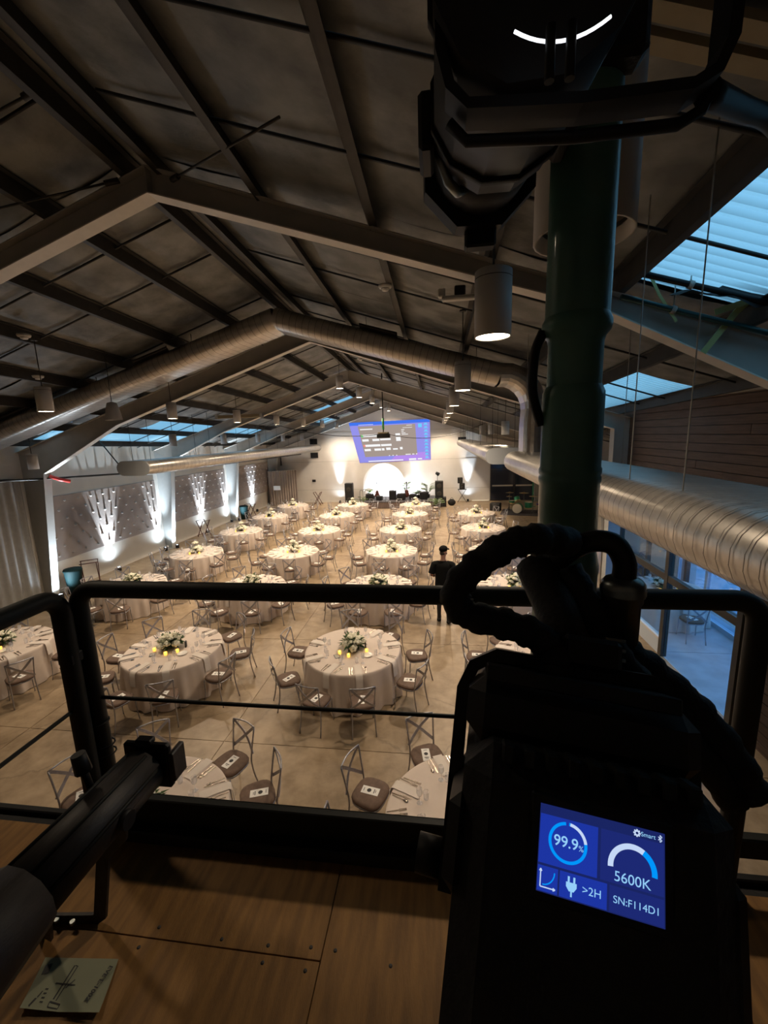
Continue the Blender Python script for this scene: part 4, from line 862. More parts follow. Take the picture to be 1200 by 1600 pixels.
for k, (x, y, lean) in enumerate(((-4.25, 28.35, .1), (-2.2, 28.4, -.12))):
    t = thing('guitar', 'dark guitar on a stand at the %s of the stage' % ('left' if k == 0 else 'right'), 'guitar', (x, y, .47), lean, group='guitars on the stage')
    MB().blob((0, 0, .30), .19, 12, 8, sq=(1, .22, 1)).blob((0, 0, .50), .14, 12, 8, sq=(1, .25, 1)).build('body', m_tray, t); MB().bbox(-.025, .025, -.02, .02, .6, 1.08, .005).build('neck', m_purlin, t); MB().bbox(-.04, .04, -.015, .015, 1.08, 1.2, .005).build('headstock', m_black, t); MB().tube([(-.15, -.15, 0), (0, .04, .2), (.15, -.15, 0)], .01, 5).build('guitar_stand', m_black, t)
t = thing('steps_rail', 'pair of looped metal handrails at the left end of the stage', 'handrail', (-5.55, 28.9, 0))
for q in (0, .35): MB().tube(bez([(q, -.1, 0), (q, -.1, .95), (q+.10, -.1, 1.06), (q+.22, -.1, .95), (q+.22, -.1, 0)], 4), .02, 6).build('rail_loop', m_silver_ring, t)
def palm(x, y, z, h, n, label, seed, rad=.45):
    r_ = random.Random(seed); t = thing('potted_palm', label, 'plant', (x, y, z), group='palms by the stage')
    MB().lathe((0, 0, 0), [(.10, 0), (.14, .22), (.15, .24), (.12, .24), (.001, .21)], 14, cap0=True).build('pot', m_purlin, t)
    for k in range(n):
        a = r_.uniform(0, 2*pi); ln = r_.uniform(.6, 1)*rad; hh = r_.uniform(.55, 1)*h
        P = bez([(0, 0, .2), (ln*.35*cos(a), ln*.35*sin(a), hh*.75), (ln*cos(a), ln*sin(a), hh*.85)], 5); mb = MB(); mb.tube(P, .005, 4)
        for i in range(3, len(P)):
            s = V((-sin(a), cos(a), 0))
            for q in (-1, 1): e_ = P[i]+s*q*.13+V((cos(a)*.06, sin(a)*.06, -.04)); mb.add([P[i]+V((0, 0, .01)), P[i]+s*q*.06+V((cos(a)*.05, sin(a)*.05, .012)), e_, P[i]+s*q*.06-V((cos(a)*.01, sin(a)*.01, .01))], [(0, 1, 2, 3)])
        mb.build('frond', m_plant, t)
palm(-5.3, 27.9, 0, .95, 9, 'green palm at the left front corner of the stage', 1); palm(-.75, 28.9, .47, 1.35, 12, 'tall pale-green palm standing at the right of the stage', 2, .6)
palm(-.15, 27.0, 0, .8, 10, 'bushy palm on the floor before the right speaker stack', 3, .5); palm(-4.95, 29.3, .47, .8, 8, 'small palm at the left of the glowing arch', 4); palm(-2.3, 29.2, .47, 1.3, 8, 'thin palm against the right side of the glowing arch', 5, .35); palm(-1.4, 28.7, .47, .7, 8, 'low leafy palm between amplifiers on the stage', 6)
# ---- drum kit at the right
t = thing('stage_rug', 'dark rug under the green drum kit', 'rug', (4.9, 25.5, 0), -.25); MB().bbox(-1.15, 1.3, -1.0, .95, 0, .015, .004).build('rug_pile', m_rug, t)
t = thing('drum_kit', 'green drum kit with cymbals on a dark rug at right', 'drums', (4.75, 25.6, .015), -.35)
def drum(c0, c1, r, nm='drum_shell'):
    d = MB().cyl(c0, c1, r, n=24, caps=False).build(nm, m_drumg, t); a, b = V(c0), V(c1); q = (b-a).normalized()
    MB().cyl(a-q*.004, a+q*.004, r*.99, n=24).build('drum_head', m_skin_drum, d); MB().cyl(b-q*.004, b+q*.004, r*.99, n=24).build('drum_head', m_skin_drum, d); MB().cyl(a-q*.01, a+q*.03, r*1.03, n=24, caps=False).build('hoop', m_brass, d)
drum((0, -.45, .29), (0, .05, .29), .28, 'bass_drum'); drum((-.05, -.05, .68), (-.12, .05, .90), .17, 'rack_tom'); drum((.55, .2, .25), (.55, .2, .60), .22, 'floor_tom'); drum((-.45, .35, .48), (-.45, .35, .62), .18, 'snare_drum')
for (x, y, z, r) in ((-.55, .1, 1.15, .24), (.25, .35, 1.12, .28), (.85, -.1, 1.0, .25), (-.65, .5, .85, .18)):
    MB().lathe((x, y, z), [(r, 0), (r*.3, .025), (.04, .05), (.001, .05)], 20).build('cymbal', m_brass, t); c = MB().cyl((x, y, 0), (x, y, z+.04), .012, n=6).build('cymbal_stand', m_silver_ring, t)
    for q in range(3): MB().cyl((x, y, .2), (x+.2*cos(2.1*q), y+.2*sin(2.1*q), .006), .008, n=5).build('foot', m_silver_ring, c)
t = speaker(3.5, 26.3, 0, .62, .45, .48, 'black wedge monitor left of the green drum kit', -.4, 'speakers')
t = thing('green_post', 'bright green narrow post behind the drum kit', 'post', (6.0, 27.6, 0)); MB().cyl((0, 0, 0), (0, 0, 1.9), .045, n=8).build('post_tube', m_drumg, t); MB().box(-.15, .15, -.15, .15, 0, .02).build('post_base', m_drumg, t)
t = thing('drum_stool', 'small purple-topped drum stool among the drums', 'stool', (5.9, 25.4, 0)); MB().lathe((0, 0, 0), [(.16, .48), (.17, .50), (.16, .55), (.001, .56)], 16, cap0=True).build('seat', mat('purple_vinyl', (.10, .06, .22), .5), t)
for q in range(3): MB().cyl((0, 0, .48), (.22*cos(2.1*q), .22*sin(2.1*q), 0), .012, n=5).build('leg', m_silver_ring, t)

# ================================================================= THE MAN
def skinned(name, verts, edges, radii, mats, matfn, parent, root=0, sub=2):
    me = bpy.data.meshes.new(name+'_armature'); me.from_pydata([tuple(v) for v in verts], edges, []); o = bpy.data.objects.new(name+'_tmp', me); COL.objects.link(o)
    md = o.modifiers.new('Skin', 'SKIN'); md.use_smooth_shade = True
    me.skin_vertices[0]
    for i, r in enumerate(radii):
        sv = me.skin_vertices[0].data[i]; sv.radius = r if isinstance(r, tuple) else (r, r); sv.use_root = (i == root)
    o.modifiers.new('Sub', 'SUBSURF').levels = sub; o.modifiers['Sub'].render_levels = sub
    dg = bpy.context.evaluated_depsgraph_get(); dg.update(); m2 = bpy.data.meshes.new_from_object(o.evaluated_get(dg)); m2.name = name
    bpy.data.objects.remove(o); bpy.data.meshes.remove(me)
    m2.materials.clear()
    for q in mats: m2.materials.append(q)
    for p in m2.polygons: p.material_index = matfn(p.center); p.use_smooth = True
    return obj(name, m2, parent)
man = thing('person', 'man in black t-shirt, dark trousers and cap walking away between the tables', 'person', (.09, 10.25, 0), -.05)
vs = [(0, 0, .98), (0, .01, 1.12), (0, .01, 1.28), (0, .0, 1.42), (0, 0, 1.50), (0, .015, 1.58), (.01, .03, 1.68), (.01, .03, 1.77),            # 0-7 spine, neck, head
      (-.19, 0, 1.44), (-.27, -.03, 1.17), (-.20, .20, 1.06), (-.17, .27, 1.07),                   # 8-11 left arm, palm
      (.19, 0, 1.44), (.27, -.03, 1.17), (.20, .20, 1.04), (.17, .27, 1.05),                       # 12-15 right arm
      (-.095, 0, .90), (-.10, .02, .50), (-.10, 0, .10), (-.105, .14, .045),                        # 16-19 left leg
      (.095, 0, .90), (.11, -.02, .50), (.12, -.12, .11), (.13, .01, .045)]                         # 20-23 right leg
es = [(0, 1), (1, 2), (2, 3), (3, 4), (4, 5), (5, 6), (6, 7), (3, 8), (8, 9), (9, 10), (10, 11), (3, 12), (12, 13), (13, 14), (14, 15), (0, 16), (16, 17), (17, 18), (18, 19), (0, 20), (20, 21), (21, 22), (22, 23)]
rd = [(.16, .12), (.155, .11), (.165, .115), (.17, .10), (.06, .06), (.055, .058), (.078, .092), (.07, .085), .065, .045, .032, (.040, .02), .065, .045, .032, (.040, .02), .10, .062, .045, (.045, .035), .10, .062, .045, (.045, .035)]
for sd, pal in ((-1, 11), (1, 15)):
    b = V(vs[pal])
    for q in range(4):
        i0 = len(vs); w = (-.027+.018*q)*1.0; vs.append(b+V((w, .045, -.002))); vs.append(b+V((w-sd*.006, .075+.006*(1 if q in (1, 2) else 0), -.025))); es += [(pal, i0), (i0, i0+1)]; rd += [.0095, .0085]
    i0 = len(vs); vs.append(b+V((-sd*.038, .01, .012))); vs.append(b+V((-sd*.040, .045, .018))); es += [(pal, i0), (i0, i0+1)]; rd += [.011, .010]
def mfn(c):
    if c.z < .09: return 3
    if c.z < .93: return 2
    if c.z > 1.505: return 1
    if abs(c.x) > .155 and (c.z < 1.22) and (abs(c.x) > .22 or c.y > .10): return 1
    return 0
body = skinned('body', vs, es, rd, [m_tee, m_skin, m_pants, m_black], mfn, man)
# untucked shirt body, hair, cap, ears, nose
mb = MB(); nn = 24
def ell(z, rx, ry, cx_=0, cy_=0): return [(cx_+rx*cos(2*pi*i/nn)*(1+.015*sin(5*2*pi*i/nn)), cy_+ry*sin(2*pi*i/nn), z) for i in range(nn)]
rows = [ell(.84, .195, .150), ell(.95, .190, .150), ell(1.08, .182, .140), ell(1.22, .187, .138), ell(1.36, .195, .130), ell(1.44, .185, .115), ell(1.49, .12, .085), ell(1.515, .075, .07)]
mb.add([p for r_ in rows for p in r_], [(k*nn+i, k*nn+(i+1) % nn, (k+1)*nn+(i+1) % nn, (k+1)*nn+i) for k in range(len(rows)-1) for i in range(nn)], True)
for sd in (-1, 1): mb.tube([(sd*.13, 0, 1.43), (sd*.20, -.003, 1.415), (sd*.245, -.018, 1.28), (sd*.262, -.026, 1.20)], [.07, .082, .078, .078], 12, caps=False)
mb.build('tshirt', m_tee, man)
hd = Matrix.Translation((.01, .03, 1.72)) @ Matrix.Rotation(-.75, 4, 'Z')
mb = MB(); mb.blob((0, 0, 0), .112, 14, 10, 0, sq=(.83, 1.0, 1.02)); cp = mb.mesh('cap', m_tee)
c_ = obj('cap', cp, man); c_.matrix_local = hd @ Matrix.Translation((0, -.005, .055)) @ Matrix.Diagonal((1, 1, .72, 1))
b_ = MB(); b_.grid(6, 4, lambda a, b: ((a-.5)*.15, .06+.115*b*(1-.55*abs(2*a-1)**2), .03-.03*b-.03*abs(2*a-1)**2)); b_ = b_.build('cap_brim', m_tee, c_); b_.location = (0, 0, -.02)
MB().blob((0, -.022, -.035), .088, 12, 8, 0, sq=(.88, .85, .85)).build('hair', m_hair, man).matrix_local = hd
for sd in (-1, 1): MB().blob((sd*.083, 0, -.012), .028, 8, 6, sq=(.35, .7, 1.1)).build('ear', m_skin, man).matrix_local = hd
MB().blob((0, .098, -.015), .018, 8, 6, sq=(.8, 1, 1.2)).build('nose', m_skin, man).matrix_local = hd; MB().blob((0, .068, -.062), .045, 10, 6, sq=(1.0, .6, .7)).build('beard', m_hair, man).matrix_local = hd
for sd in (-1, 1): MB().blob((sd*.032, .085, .014), .011, 8, 6).build('eye', m_paper, man).matrix_local = hd
MB().blob((0, .090, -.047), .018, 8, 6, sq=(1.3, .5, .35)).build('mouth', mat('lips', (.30, .12, .09), .6), man).matrix_local = hd
for (x, y) in ((-.105, .06), (.125, -.05)): MB().bbox(x-.048, x+.048, y-.10, y+.17, 0, .095, .03).build('shoe', m_black, man)
man.scale = (1.10, 1.10, 1.10)
ph_ = thing('phone', 'dark phone held by the walking man at his waist', 'phone', (.09, 10.25+.345, 1.165)); MB().bbox(-.07, .07, -.010, .010, -.04, .045, .006).build('phone_body', m_black, ph_)

# ================================================================= BALCONY
ZB = 3.2
pf = obj('floor_balcony', None, None, (0, 0, 0), kind='structure')
MB().box(-2.6, 1.75, -1.8, 1.37, ZB-.20, ZB-.022).build('deck_frame', m_blackm, pf)
for (x0, x1, y0, y1) in ((-1.62, -.38, .988, 1.33), (-1.62, -.38, -.25, .988), (-2.6, -1.62, -.6, 1.33), (-.38, .84, .10, 1.33), (.84, 1.75, .4, 1.33), (-1.62, -.38, -1.8, -.25), (-2.6, -1.62, -1.8, -.6), (-.38, .84, -1.8, .10), (.84, 1.75, -1.8, .4)):
    MB().bbox(x0+.0015, x1-.0015, y0+.0015, y1-.0015, ZB-.02, ZB, .0012).build('plywood_sheet', m_ply, pf)
scr_ = MB().lathe((0, 0, ZB), [(.006, .0), (.006, .0008), (.001, .0008)], 8).mesh('screw_head', m_ink)
for (x, y) in ((-.42, 1.02), (-.34, 1.02), (-.56, 1.01), (-.72, 1.01), (-.42, .96), (-.16, 1.00), (-.56, .965), (-.16, 1.30), (-.98, .96), (-.20, .7), (-.5, .6), (-.95, 1.02)): obj('screw_head', scr_, pf, (x, y, 0))
t = thing('toe_board', 'black channel toe board along the front edge of the plywood balcony', 'toe board', (-.15, 1.36, ZB))
MB().bbox(-1.20, 1.13, -.025, -.015, .0, .19, .003).build('channel_web', m_rail, t); MB().bbox(-1.20, 1.13, -.05, -.015, .175, .19, .004).build('channel_lip', m_rail, t); MB().bbox(-1.20, 1.13, -.075, -.02, .0, .055, .006).build('bottom_ledge', m_rail, t)
t = thing('balcony_beam', 'black steel channel under the balcony front edge', 'beam', (-.5, 1.38, ZB-.2)); MB().bbox(-2.1, 2.25, 0, .03, -.05, .20, .005).build('channel_face', m_black, t); MB().box(-2.1, 2.25, -.06, .03, -.06, -.05).build('channel_foot', m_black, t)
t = thing('side_toe_rail', 'low black rail to the right of the spotlight beyond the railing post', 'rail', (1.4, 1.37, ZB+.16)); MB().bbox(-.40, .35, -.02, .02, -.04, .04, .006).build('rail_bar', m_rail, t); MB().box(.30, .34, -.02, .02, -.16, -.04).build('rail_foot', m_rail, t)
def rail_path(x0, x1, y, z0, z1, r=.075):
    P = [(x0, y, z0)]; 
    for i in range(7): a = pi-pi/2*i/6; P.append((x0+r+r*cos(a), y, z1-r+r*sin(a)))
    for i in range(7): a = pi/2-pi/2*i/6; P.append((x1-r+r*cos(a), y, z1-r+r*sin(a)))
    return P+[(x1, y, z0)]
t = thing('railing', 'black tube railing across the balcony front with rounded corners and one wire', 'railing', (0, 1.35, ZB))
MB().tube(rail_path(-1.38, .985, 0, 0, 1.072), .033, 14).build('tube_frame', m_rail, t); MB().cyl((-1.38, 0, .615), (.985, 0, .615), .0075, n=8).build('tension_wire', m_rail, t)
for x in (-1.38, .985): MB().lathe((x, 0, 0), [(.05, 0), (.05, .012), (.03, .014)], 14, cap0=True).build('foot_flange', m_rail, t); MB().cyl((x-.03, 0, .615), (x+.03, 0, .615), .014, n=8).build('wire_ferrule', m_rail, t)
for z in (.50, .40, .36): MB().tube([(-1.38+(.036+(.012 if z < .45 else 0))*cos(2*pi*i/14), .036*sin(2*pi*i/14), z+.006*cos(2*pi*i/14)) for i in range(14)], .0035, 5, closed=True).build('cable_tie', m_black, t)
t = thing('railing', 'black tube railing along the left side of the balcony meeting the front one', 'railing', (-1.392, 0, ZB))
P = [(0, 1.285, 0)] + [(0, 1.285-.075+.075*cos(pi/2*i/6), 1.072-.075+.075*sin(pi/2*i/6)) for i in range(7)] + [(0, -1.4, 1.072), (0, -1.4, 0)]
MB().tube(P, .033, 14).build('tube_frame', m_rail, t); MB().cyl((0, 1.29, .615), (0, -1.4, .615), .0075, n=8).build('tension_wire', m_rail, t); MB().lathe((0, 1.29, 0), [(.05, 0), (.05, .012), (.03, .014)], 14, cap0=True).build('foot_flange', m_rail, t)
MB().bbox(-.03, .03, 1.262, 1.318, .80, .84, .004).build('corner_clamp', m_black, t)

# ---- mast
PX, PY = .252, .85
t = thing('mast', 'dark green telescoping steel pipe mast standing on the balcony beside the railing', 'mast', (PX, PY, ZB))
def zz_(v): return v-ZB
MB().lathe((0, 0, 0), [(.0600, 1.0), (.0600, 1.325), (.0615, 1.335), (.0615, 1.345), (.0560, 1.372), (.0545, 1.378)], 36, cap0=False).build('lower_sleeve', m_pole, t)
MB().lathe((0, 0, 0), [(.048, .02), (.048, 1.0), (.060, 1.005)], 30).build('base_tube', m_pole, t)
MB().lathe((0, 0, 0), [(.0545, 1.37), (.0545, 1.508), (.0565, 1.512), (.0565, 1.520), (.0545, 1.524), (.0565, 1.528), (.0565, 1.536), (.0545, 1.540), (.0545, 1.668), (.0540, 1.678), (.0490, 1.690)], 36).build('middle_sleeve', m_pole, t)
MB().lathe((0, 0, 0), [(.0475, 1.685), (.0475, 1.765), (.0500, 1.775), (.0580, 1.785), (.0600, 1.795), (.0590, 1.803), (.0545, 1.812)], 36).build('collar_sleeve', m_pole, t)
MB().lathe((0, 0, 0), [(.0545, 1.80), (.0545, 2.24), (.056, 2.25), (.056, 2.27), (.045, 2.30), (.001, 2.31)], 36).build('upper_tube', m_pole, t)
MB().lathe((0, 0, 0), [(.14, 0), (.14, .015), (.06, .02), (.05, .06)], 24, cap0=True).build('base_flange', m_pole, t)
MB().bbox(-.066, .066, -.075, -.02, 2.16, 2.26, .01).build('top_clamp', m_blackm, t)
MB().tube(bez([(-.056, .0, 1.62), (-.074, -.005, 1.68), (-.072, 0, 1.75), (-.058, 0, 1.79)], 5), .009, 8).build('release_lever', m_black, t)

# ---- LED spotlight with its lit display
Cf = V((.142, .337, 4.422)); uf = V((.987, -.137, -.08)).normalized(); nf_ = V((-.087, -.89, .447)).normalized(); vf = nf_.cross(uf).normalized(); uf = vf.cross(nf_).normalized()
FM = Matrix((uf, vf, nf_)).transposed().to_4x4(); FM.translation = Cf
led = thing('led_spotlight', 'large black stage spotlight in the foreground with a lit blue display', 'spotlight'); led.matrix_world = FM
bd = MB().bbox(-.127, .122, -.24, .072, -.30, -.004, .028); bd.build('housing', m_blackm, led)
MB().bbox(-.139, -.115, -.075, .018, -.20, -.02, .012).build('side_bumper', m_black, led); MB().bbox(.108, .135, -.22, -.0, -.20, -.03, .012).build('side_bumper', m_black, led)
MB().bbox(-.131, .118, .060, .136, -.275, -.060, .02).build('top_cover', m_black, led)
for k in range(13): MB().bbox(-.112, .096, .130, .148, -.245+k*.0145, -.240+k*.0145, .0015).build('cooling_fin', m_black, led)
for k in range(9): MB().bbox(-.09+k*.021, -.078+k*.021, .058, .076, -.042, -.012, .002).build('vent_slot', m_rail, led)
MB().cyl((-.006, -.06, -.30), (-.006, -.06, -.40), .072, n=28).build('front_barrel', m_blackm, led)
MB().bbox(-.061, .061, -.044, .044, -.006, .001, .002).build('display_bezel', m_black, led)
# display
dsp = MB().box(-.0525, .0525, -.0355, .0355, .0010, .0020).build('display', emis('display_dark', (.010, .018, .12), 1.0), led)
e_tile = emis('display_tile', (.012, .035, .36), 1.0); e_tile2 = emis('display_tile_dim', (.012, .022, .17), 1.0); e_txt = emis('display_text', (.30, .62, .95), 1.0); e_ring = emis('display_ring', (.0, .30, .95), 1.0); e_pale = emis('display_pale', (.55, .68, .92), 1.0)
def flat(vs, z): return [(x, y, z) for x, y in vs]
def rect(x0, x1, y0, y1, z, nm, m): return MB().add(flat([(x0, y0), (x1, y0), (x1, y1), (x0, y1)], z), [(0, 1, 2, 3)]).build(nm, m, dsp)
rect(-.0520, -.0020, -.0125, .0275, .0022, 'level_tile', e_tile); rect(.0005, .0515, -.0125, .0275, .0022, 'colour_tile', e_tile2)
rect(-.0520, -.0345, -.0345, -.0145, .0022, 'curve_tile', e_tile); rect(-.0330, .0065, -.0345, -.0145, .0022, 'power_tile', e_tile); rect(.0085, .0515, -.0345, -.0145, .0022, 'serial_tile', e_tile2)
def arc2(cx, cy, r0, r1, a0, a1, z, nm, m, n=28):
    vs = []
    for i in range(n+1): a = R_(a0+(a1-a0)*i/n); vs += [(cx+r0*cos(a), cy+r0*sin(a), z), (cx+r1*cos(a), cy+r1*sin(a), z)]
    return MB().add(vs, [(2*i, 2*i+2, 2*i+3, 2*i+1) if a1 > a0 else (2*i, 2*i+1, 2*i+3, 2*i+2) for i in range(n)]).build(nm, m, dsp)
arc2(-.0275, .0085, .0142, .0168, 88, -270+8, .0026, 'level_ring', e_ring, 48); arc2(-.0275, .0085, .0142, .0168, 84, 10, .0028, 'level_ring_highlight', e_pale)
arc2(.0265, .0015, .0155, .0200, 185, 60, .0026, 'colour_gauge', e_pale); arc2(.0265, .0015, .0155, .0200, 60, -5, .0026, 'colour_gauge_end', e_ring)
def text(body, size, x, y, m, parent, nm, z=.0026, rot=0, align='CENTER', bold=.0):
    cu = bpy.data.curves.new(nm, 'FONT'); cu.body = body; cu.size = size; cu.align_x = align; cu.align_y = 'CENTER'; cu.offset = bold
    o = bpy.data.objects.new(nm+'_tmp', cu); COL.objects.link(o); dg = bpy.context.evaluated_depsgraph_get(); me = bpy.data.meshes.new_from_object(o.evaluated_get(dg)); bpy.data.objects.remove(o); bpy.data.curves.remove(cu)
    me.materials.clear(); me.materials.append(m); me.name = nm; q = obj(nm, me, parent, (x, y, z), rot); return q
text('99.9', .0125, -.0290, .0085, e_txt, dsp, 'level_text', bold=.0001); text('%', .0065, -.0160, .0065, e_txt, dsp, 'percent_text'); text('5600K', .0112, .0265, -.0068, e_txt, dsp, 'colour_text', bold=.0)
text('>2H', .0090, -.0060, -.0245, e_txt, dsp, 'runtime_text'); text('SN:F114D1', .0080, .0300, -.0245, e_txt, dsp, 'serial_text'); text('Smart', .0050, .0390, .0312, e_txt, dsp, 'mode_text')
# small icons: gear, bluetooth mark, curve graph, plug
mb = MB()
for i in range(8): a = 2*pi*i/8; mb.box(-.0006+.0300+.0024*cos(a), .0006+.0300+.0024*cos(a), .0306+.0024*sin(a), .0318+.0024*sin(a), .0024, .0027)
for i in range(16): a = 2*pi*i/16; b = 2*pi*(i+1)/16; mb.add([(.03+.0011*cos(a), .0312+.0011*sin(a), .0027), (.03+.0022*cos(a), .0312+.0022*sin(a), .0027), (.03+.0022*cos(b), .0312+.0022*sin(b), .0027), (.03+.0011*cos(b), .0312+.0011*sin(b), .0027)], [(0, 1, 2, 3)])
mb.build('gear_icon', e_pale, dsp)
def lines(pts, w, z, nm, m):
    mb = MB()
    for a, b in pts:
        a, b = V((*a, z)), V((*b, z)); d = (b-a).normalized(); s = V((-d.y, d.x, 0))*w/2; mb.add([a-s, b-s, b+s, a+s], [(0, 1, 2, 3)])
    return mb.build(nm, m, dsp)
lines([((.0485, .0285), (.0485, .0340)), ((.0485, .0340), (.0500, .0326)), ((.0500, .0326), (.0470, .0300)), ((.0470, .0326), (.0500, .0300)), ((.0500, .0300), (.0485, .0285))], .0006, .0026, 'wireless_icon', e_pale)
lines([((-.0495, -.0310), (-.0495, -.0175)), ((-.0495, -.0310), (-.0370, -.0310)), ((-.0505, -.0190), (-.0495, -.0170)), ((-.0485, -.0190), (-.0495, -.0170)), ((-.0385, -.0300), (-.0365, -.0310)), ((-.0385, -.0320), (-.0365, -.0310))] , .0010, .0026, 'graph_icon', e_pale)
lines([((-.0475+.010*sin(pi/2*i/6), -.0290+.0110*(1-cos(pi/2*i/6))), (-.0475+.010*sin(pi/2*(i+1)/6), -.0290+.0110*(1-cos(pi/2*(i+1)/6)))) for i in range(6)], .0010, .0027, 'graph_curve', e_ring)
mb = MB(); z = .0026
mb.add(flat([(-.0275, -.0215), (-.0185, -.0215), (-.0185, -.0250), (-.0210, -.0285), (-.0250, -.0285), (-.0275, -.0250)], z), [(0, 5, 4, 3, 2, 1)]); mb.add(flat([(-.0262, -.0215), (-.0245, -.0215), (-.0245, -.0170), (-.0262, -.0170)], z), [(0, 1, 2, 3)]); mb.add(flat([(-.0215, -.0215), (-.0198, -.0215), (-.0198, -.0170), (-.0215, -.0170)], z), [(0, 1, 2, 3)]); mb.add(flat([(-.0237, -.0285), (-.0223, -.0285), (-.0223, -.0325), (-.0237, -.0325)], z), [(0, 3, 2, 1)])
mb.build('plug_icon', e_txt, dsp)
# yoke of the LED spotlight
bar = [(-.016, -.004), (.016, -.004), (.016, .004), (-.016, .004)]
MB().tube([(-.136, -.12, -.15), (-.139, .11, -.15), (-.128, .140, -.15), (-.10, .158, -.15), (.09, .158, -.15), (.115, .142, -.15), (.126, .11, -.15), (.128, -.12, -.15)], 1, prof=[(-.008, -.03), (.008, -.03), (.008, .03), (-.008, .03)], upv=(0, 0, 1), smooth=False).build('yoke', m_black, led)
MB().cyl((-.175, -.10, -.15), (-.145, -.10, -.15), .022, n=14).build('yoke_knob', m_black, led); MB().cyl((.138, -.10, -.15), (.168, -.10, -.15), .022, n=14).build('yoke_knob', m_black, led)
MB().bbox(-.02, .05, .160, .20, -.19, -.11, .006).build('hook_clamp', m_black, led)
MB().tube([(-.010, .18, -.16), (.03, .205, -.235), (.07, .215, -.30)], .018, 10).build('clamp_arm', m_black, led)
# white-lit connector louvre behind the clamp
for k in range(3): MB().bbox(.035, .060, .175+k*.012, .180+k*.012, -.150, -.135, .001).build('clamp_tooth', m_silver_ring, led)

# ---- cables
def lumpy(P, r, amp, per=3):
    Q = bez(P, 10); return Q, [r*(1+amp*(1 if (i//per) % 2 else -1)+RND.uniform(-.04, .04)) for i in range(len(Q))]
t = thing('cable_loom', 'thick black wrapped cable loom looping left from the mast to the spotlight', 'cable', (.1, .56, 4.55)); o = V(t.location)
Q, rr_ = lumpy([p-o for p in map(V, [(.225, .70, 4.62), (.175, .60, 4.655), (.135, .56, 4.668), (.095, .55, 4.664), (.050, .55, 4.634), (.022, .55, 4.597), (.035, .545, 4.567), (.085, .54, 4.556), (.130, .535, 4.540), (.150, .52, 4.512), (.135, .50, 4.492), (.095, .49, 4.484), (.068, .47, 4.455), (.058, .45, 4.415)])], .0205, .07)
MB().tube(Q, rr_, 14).build('wrapped_cable', m_blackm, t)
MB().tube([p-o for p in bez([V(p) for p in [(.15, .66, 4.60), (.165, .60, 4.56), (.17, .56, 4.53), (.19, .58, 4.50)]], 6)], .03, 12).build('cable_knot', m_blackm, t)
t = thing('cable_bundle', 'fat black corrugated cable sweeping down right from the mast base', 'cable', (.33, .6, 4.45)); o = V(t.location)
Q, rr_ = lumpy([p-o for p in map(V, [(.19, .64, 4.60), (.215, .61, 4.545), (.255, .60, 4.495), (.310, .60, 4.452), (.360, .59, 4.405), (.405, .57, 4.345), (.425, .56, 4.30)])], .0265, .055)
MB().tube(Q, rr_, 14).build('corrugated_hose', m_blackm, t); Q, rr_ = lumpy([p-o for p in map(V, [(.20, .62, 4.56), (.24, .57, 4.50), (.29, .56, 4.44), (.34, .56, 4.38), (.40, .55, 4.30)])], .021, .06); MB().tube(Q, rr_, 12).build('inner_hose', m_blackm, t)
t = thing('power_connector', 'grey metal-ringed connector standing beside the mast with a black hose', 'connector', (.258, .60, 4.47)); o = V(t.location)
MB().lathe((0, 0, 0), [(.024, -.03), (.024, .095), (.0265, .098), (.0265, .104), (.0285, .107), (.0285, .124), (.024, .130), (.016, .134)], 24, cap0=True).build('connector_body', m_silver_ring, t)
MB().lathe((0, 0, 0), [(.0295, .110), (.0295, .118)], 24).build('locking_ring', m_silver_ring, t)
MB().tube([p-o for p in bez([V(p) for p in [(.258, .60, 4.60), (.257, .60, 4.625), (.242, .60, 4.650), (.215, .61, 4.652), (.190, .63, 4.630), (.175, .65, 4.600)]], 7)], .0155, 12).build('rubber_hose', m_black, t)

# ---- second spotlight on top of the mast
t = thing('ellipsoidal_spotlight', 'black ellipsoidal spotlight clamped at the top of the green mast', 'spotlight', (.10, .75, 5.32)); o = V(t.location)
oc = [(cos(2*pi*(i+.5)/12)*(1.0), sin(2*pi*(i+.5)/12)) for i in range(12)]
MB().tube(rel((.092, .45, 5.226), (.098, .60, 5.262), (.092, .76, 5.285)), [.098, .102, .099], prof=oc, upv=(0, 0, 1)).build('lamp_housing', m_black, t)
MB().tube(rel((.092, .76, 5.285), (.080, .92, 5.305)), [.090, .086], 20).build('lens_barrel', m_black, t)
for k in range(2): MB().tube(rel((.094, .50+.20*k, 5.247+.028*k), (.094, .512+.20*k, 5.248+.028*k)), .105, prof=oc, upv=(0, 0, 1)).build('cooling_fin', m_blackm, t)
oc8 = [(cos(2*pi*(i+.5)/8), sin(2*pi*(i+.5)/8)) for i in range(8)]
MB().tube(rel((.082, .895, 5.303), (.078, .935, 5.305)), .112, prof=oc8, upv=(0, 0, 1), smooth=False).build('gel_frame_holder', m_black, t)
MB().bbox(-.045, .015, .165, .195, -.150, -.105, .004).build('frame_latch', m_rail, t)
MB().tube(rel((.05, .80, 5.215), (.035, .78, 5.20), (.02, .76, 5.205), (.005, .77, 5.25), (.0, .78, 5.32)), .008, 8).build('focus_knob', m_silver_ring, t)
for q in (-1, 1): MB().bbox(q*.105-.012-.01, q*.105+.012-.01, -.02, .06, -.08, .0, .006).build('shutter_handle', m_black, t)
arcv = []
for i in range(13): a = R_(-128+76*i/12); arcv.append(V((.105+.0385*(i-6)/6, .444, 5.131+.012*((i-6)/6)**2)))
MB().tube([p-o-V((0, .012, 0)) for p in arcv], .0013, 6).build('lamp_glow_slit', emis('slit_glow', (.9, .93, 1.0), 1.6), t)
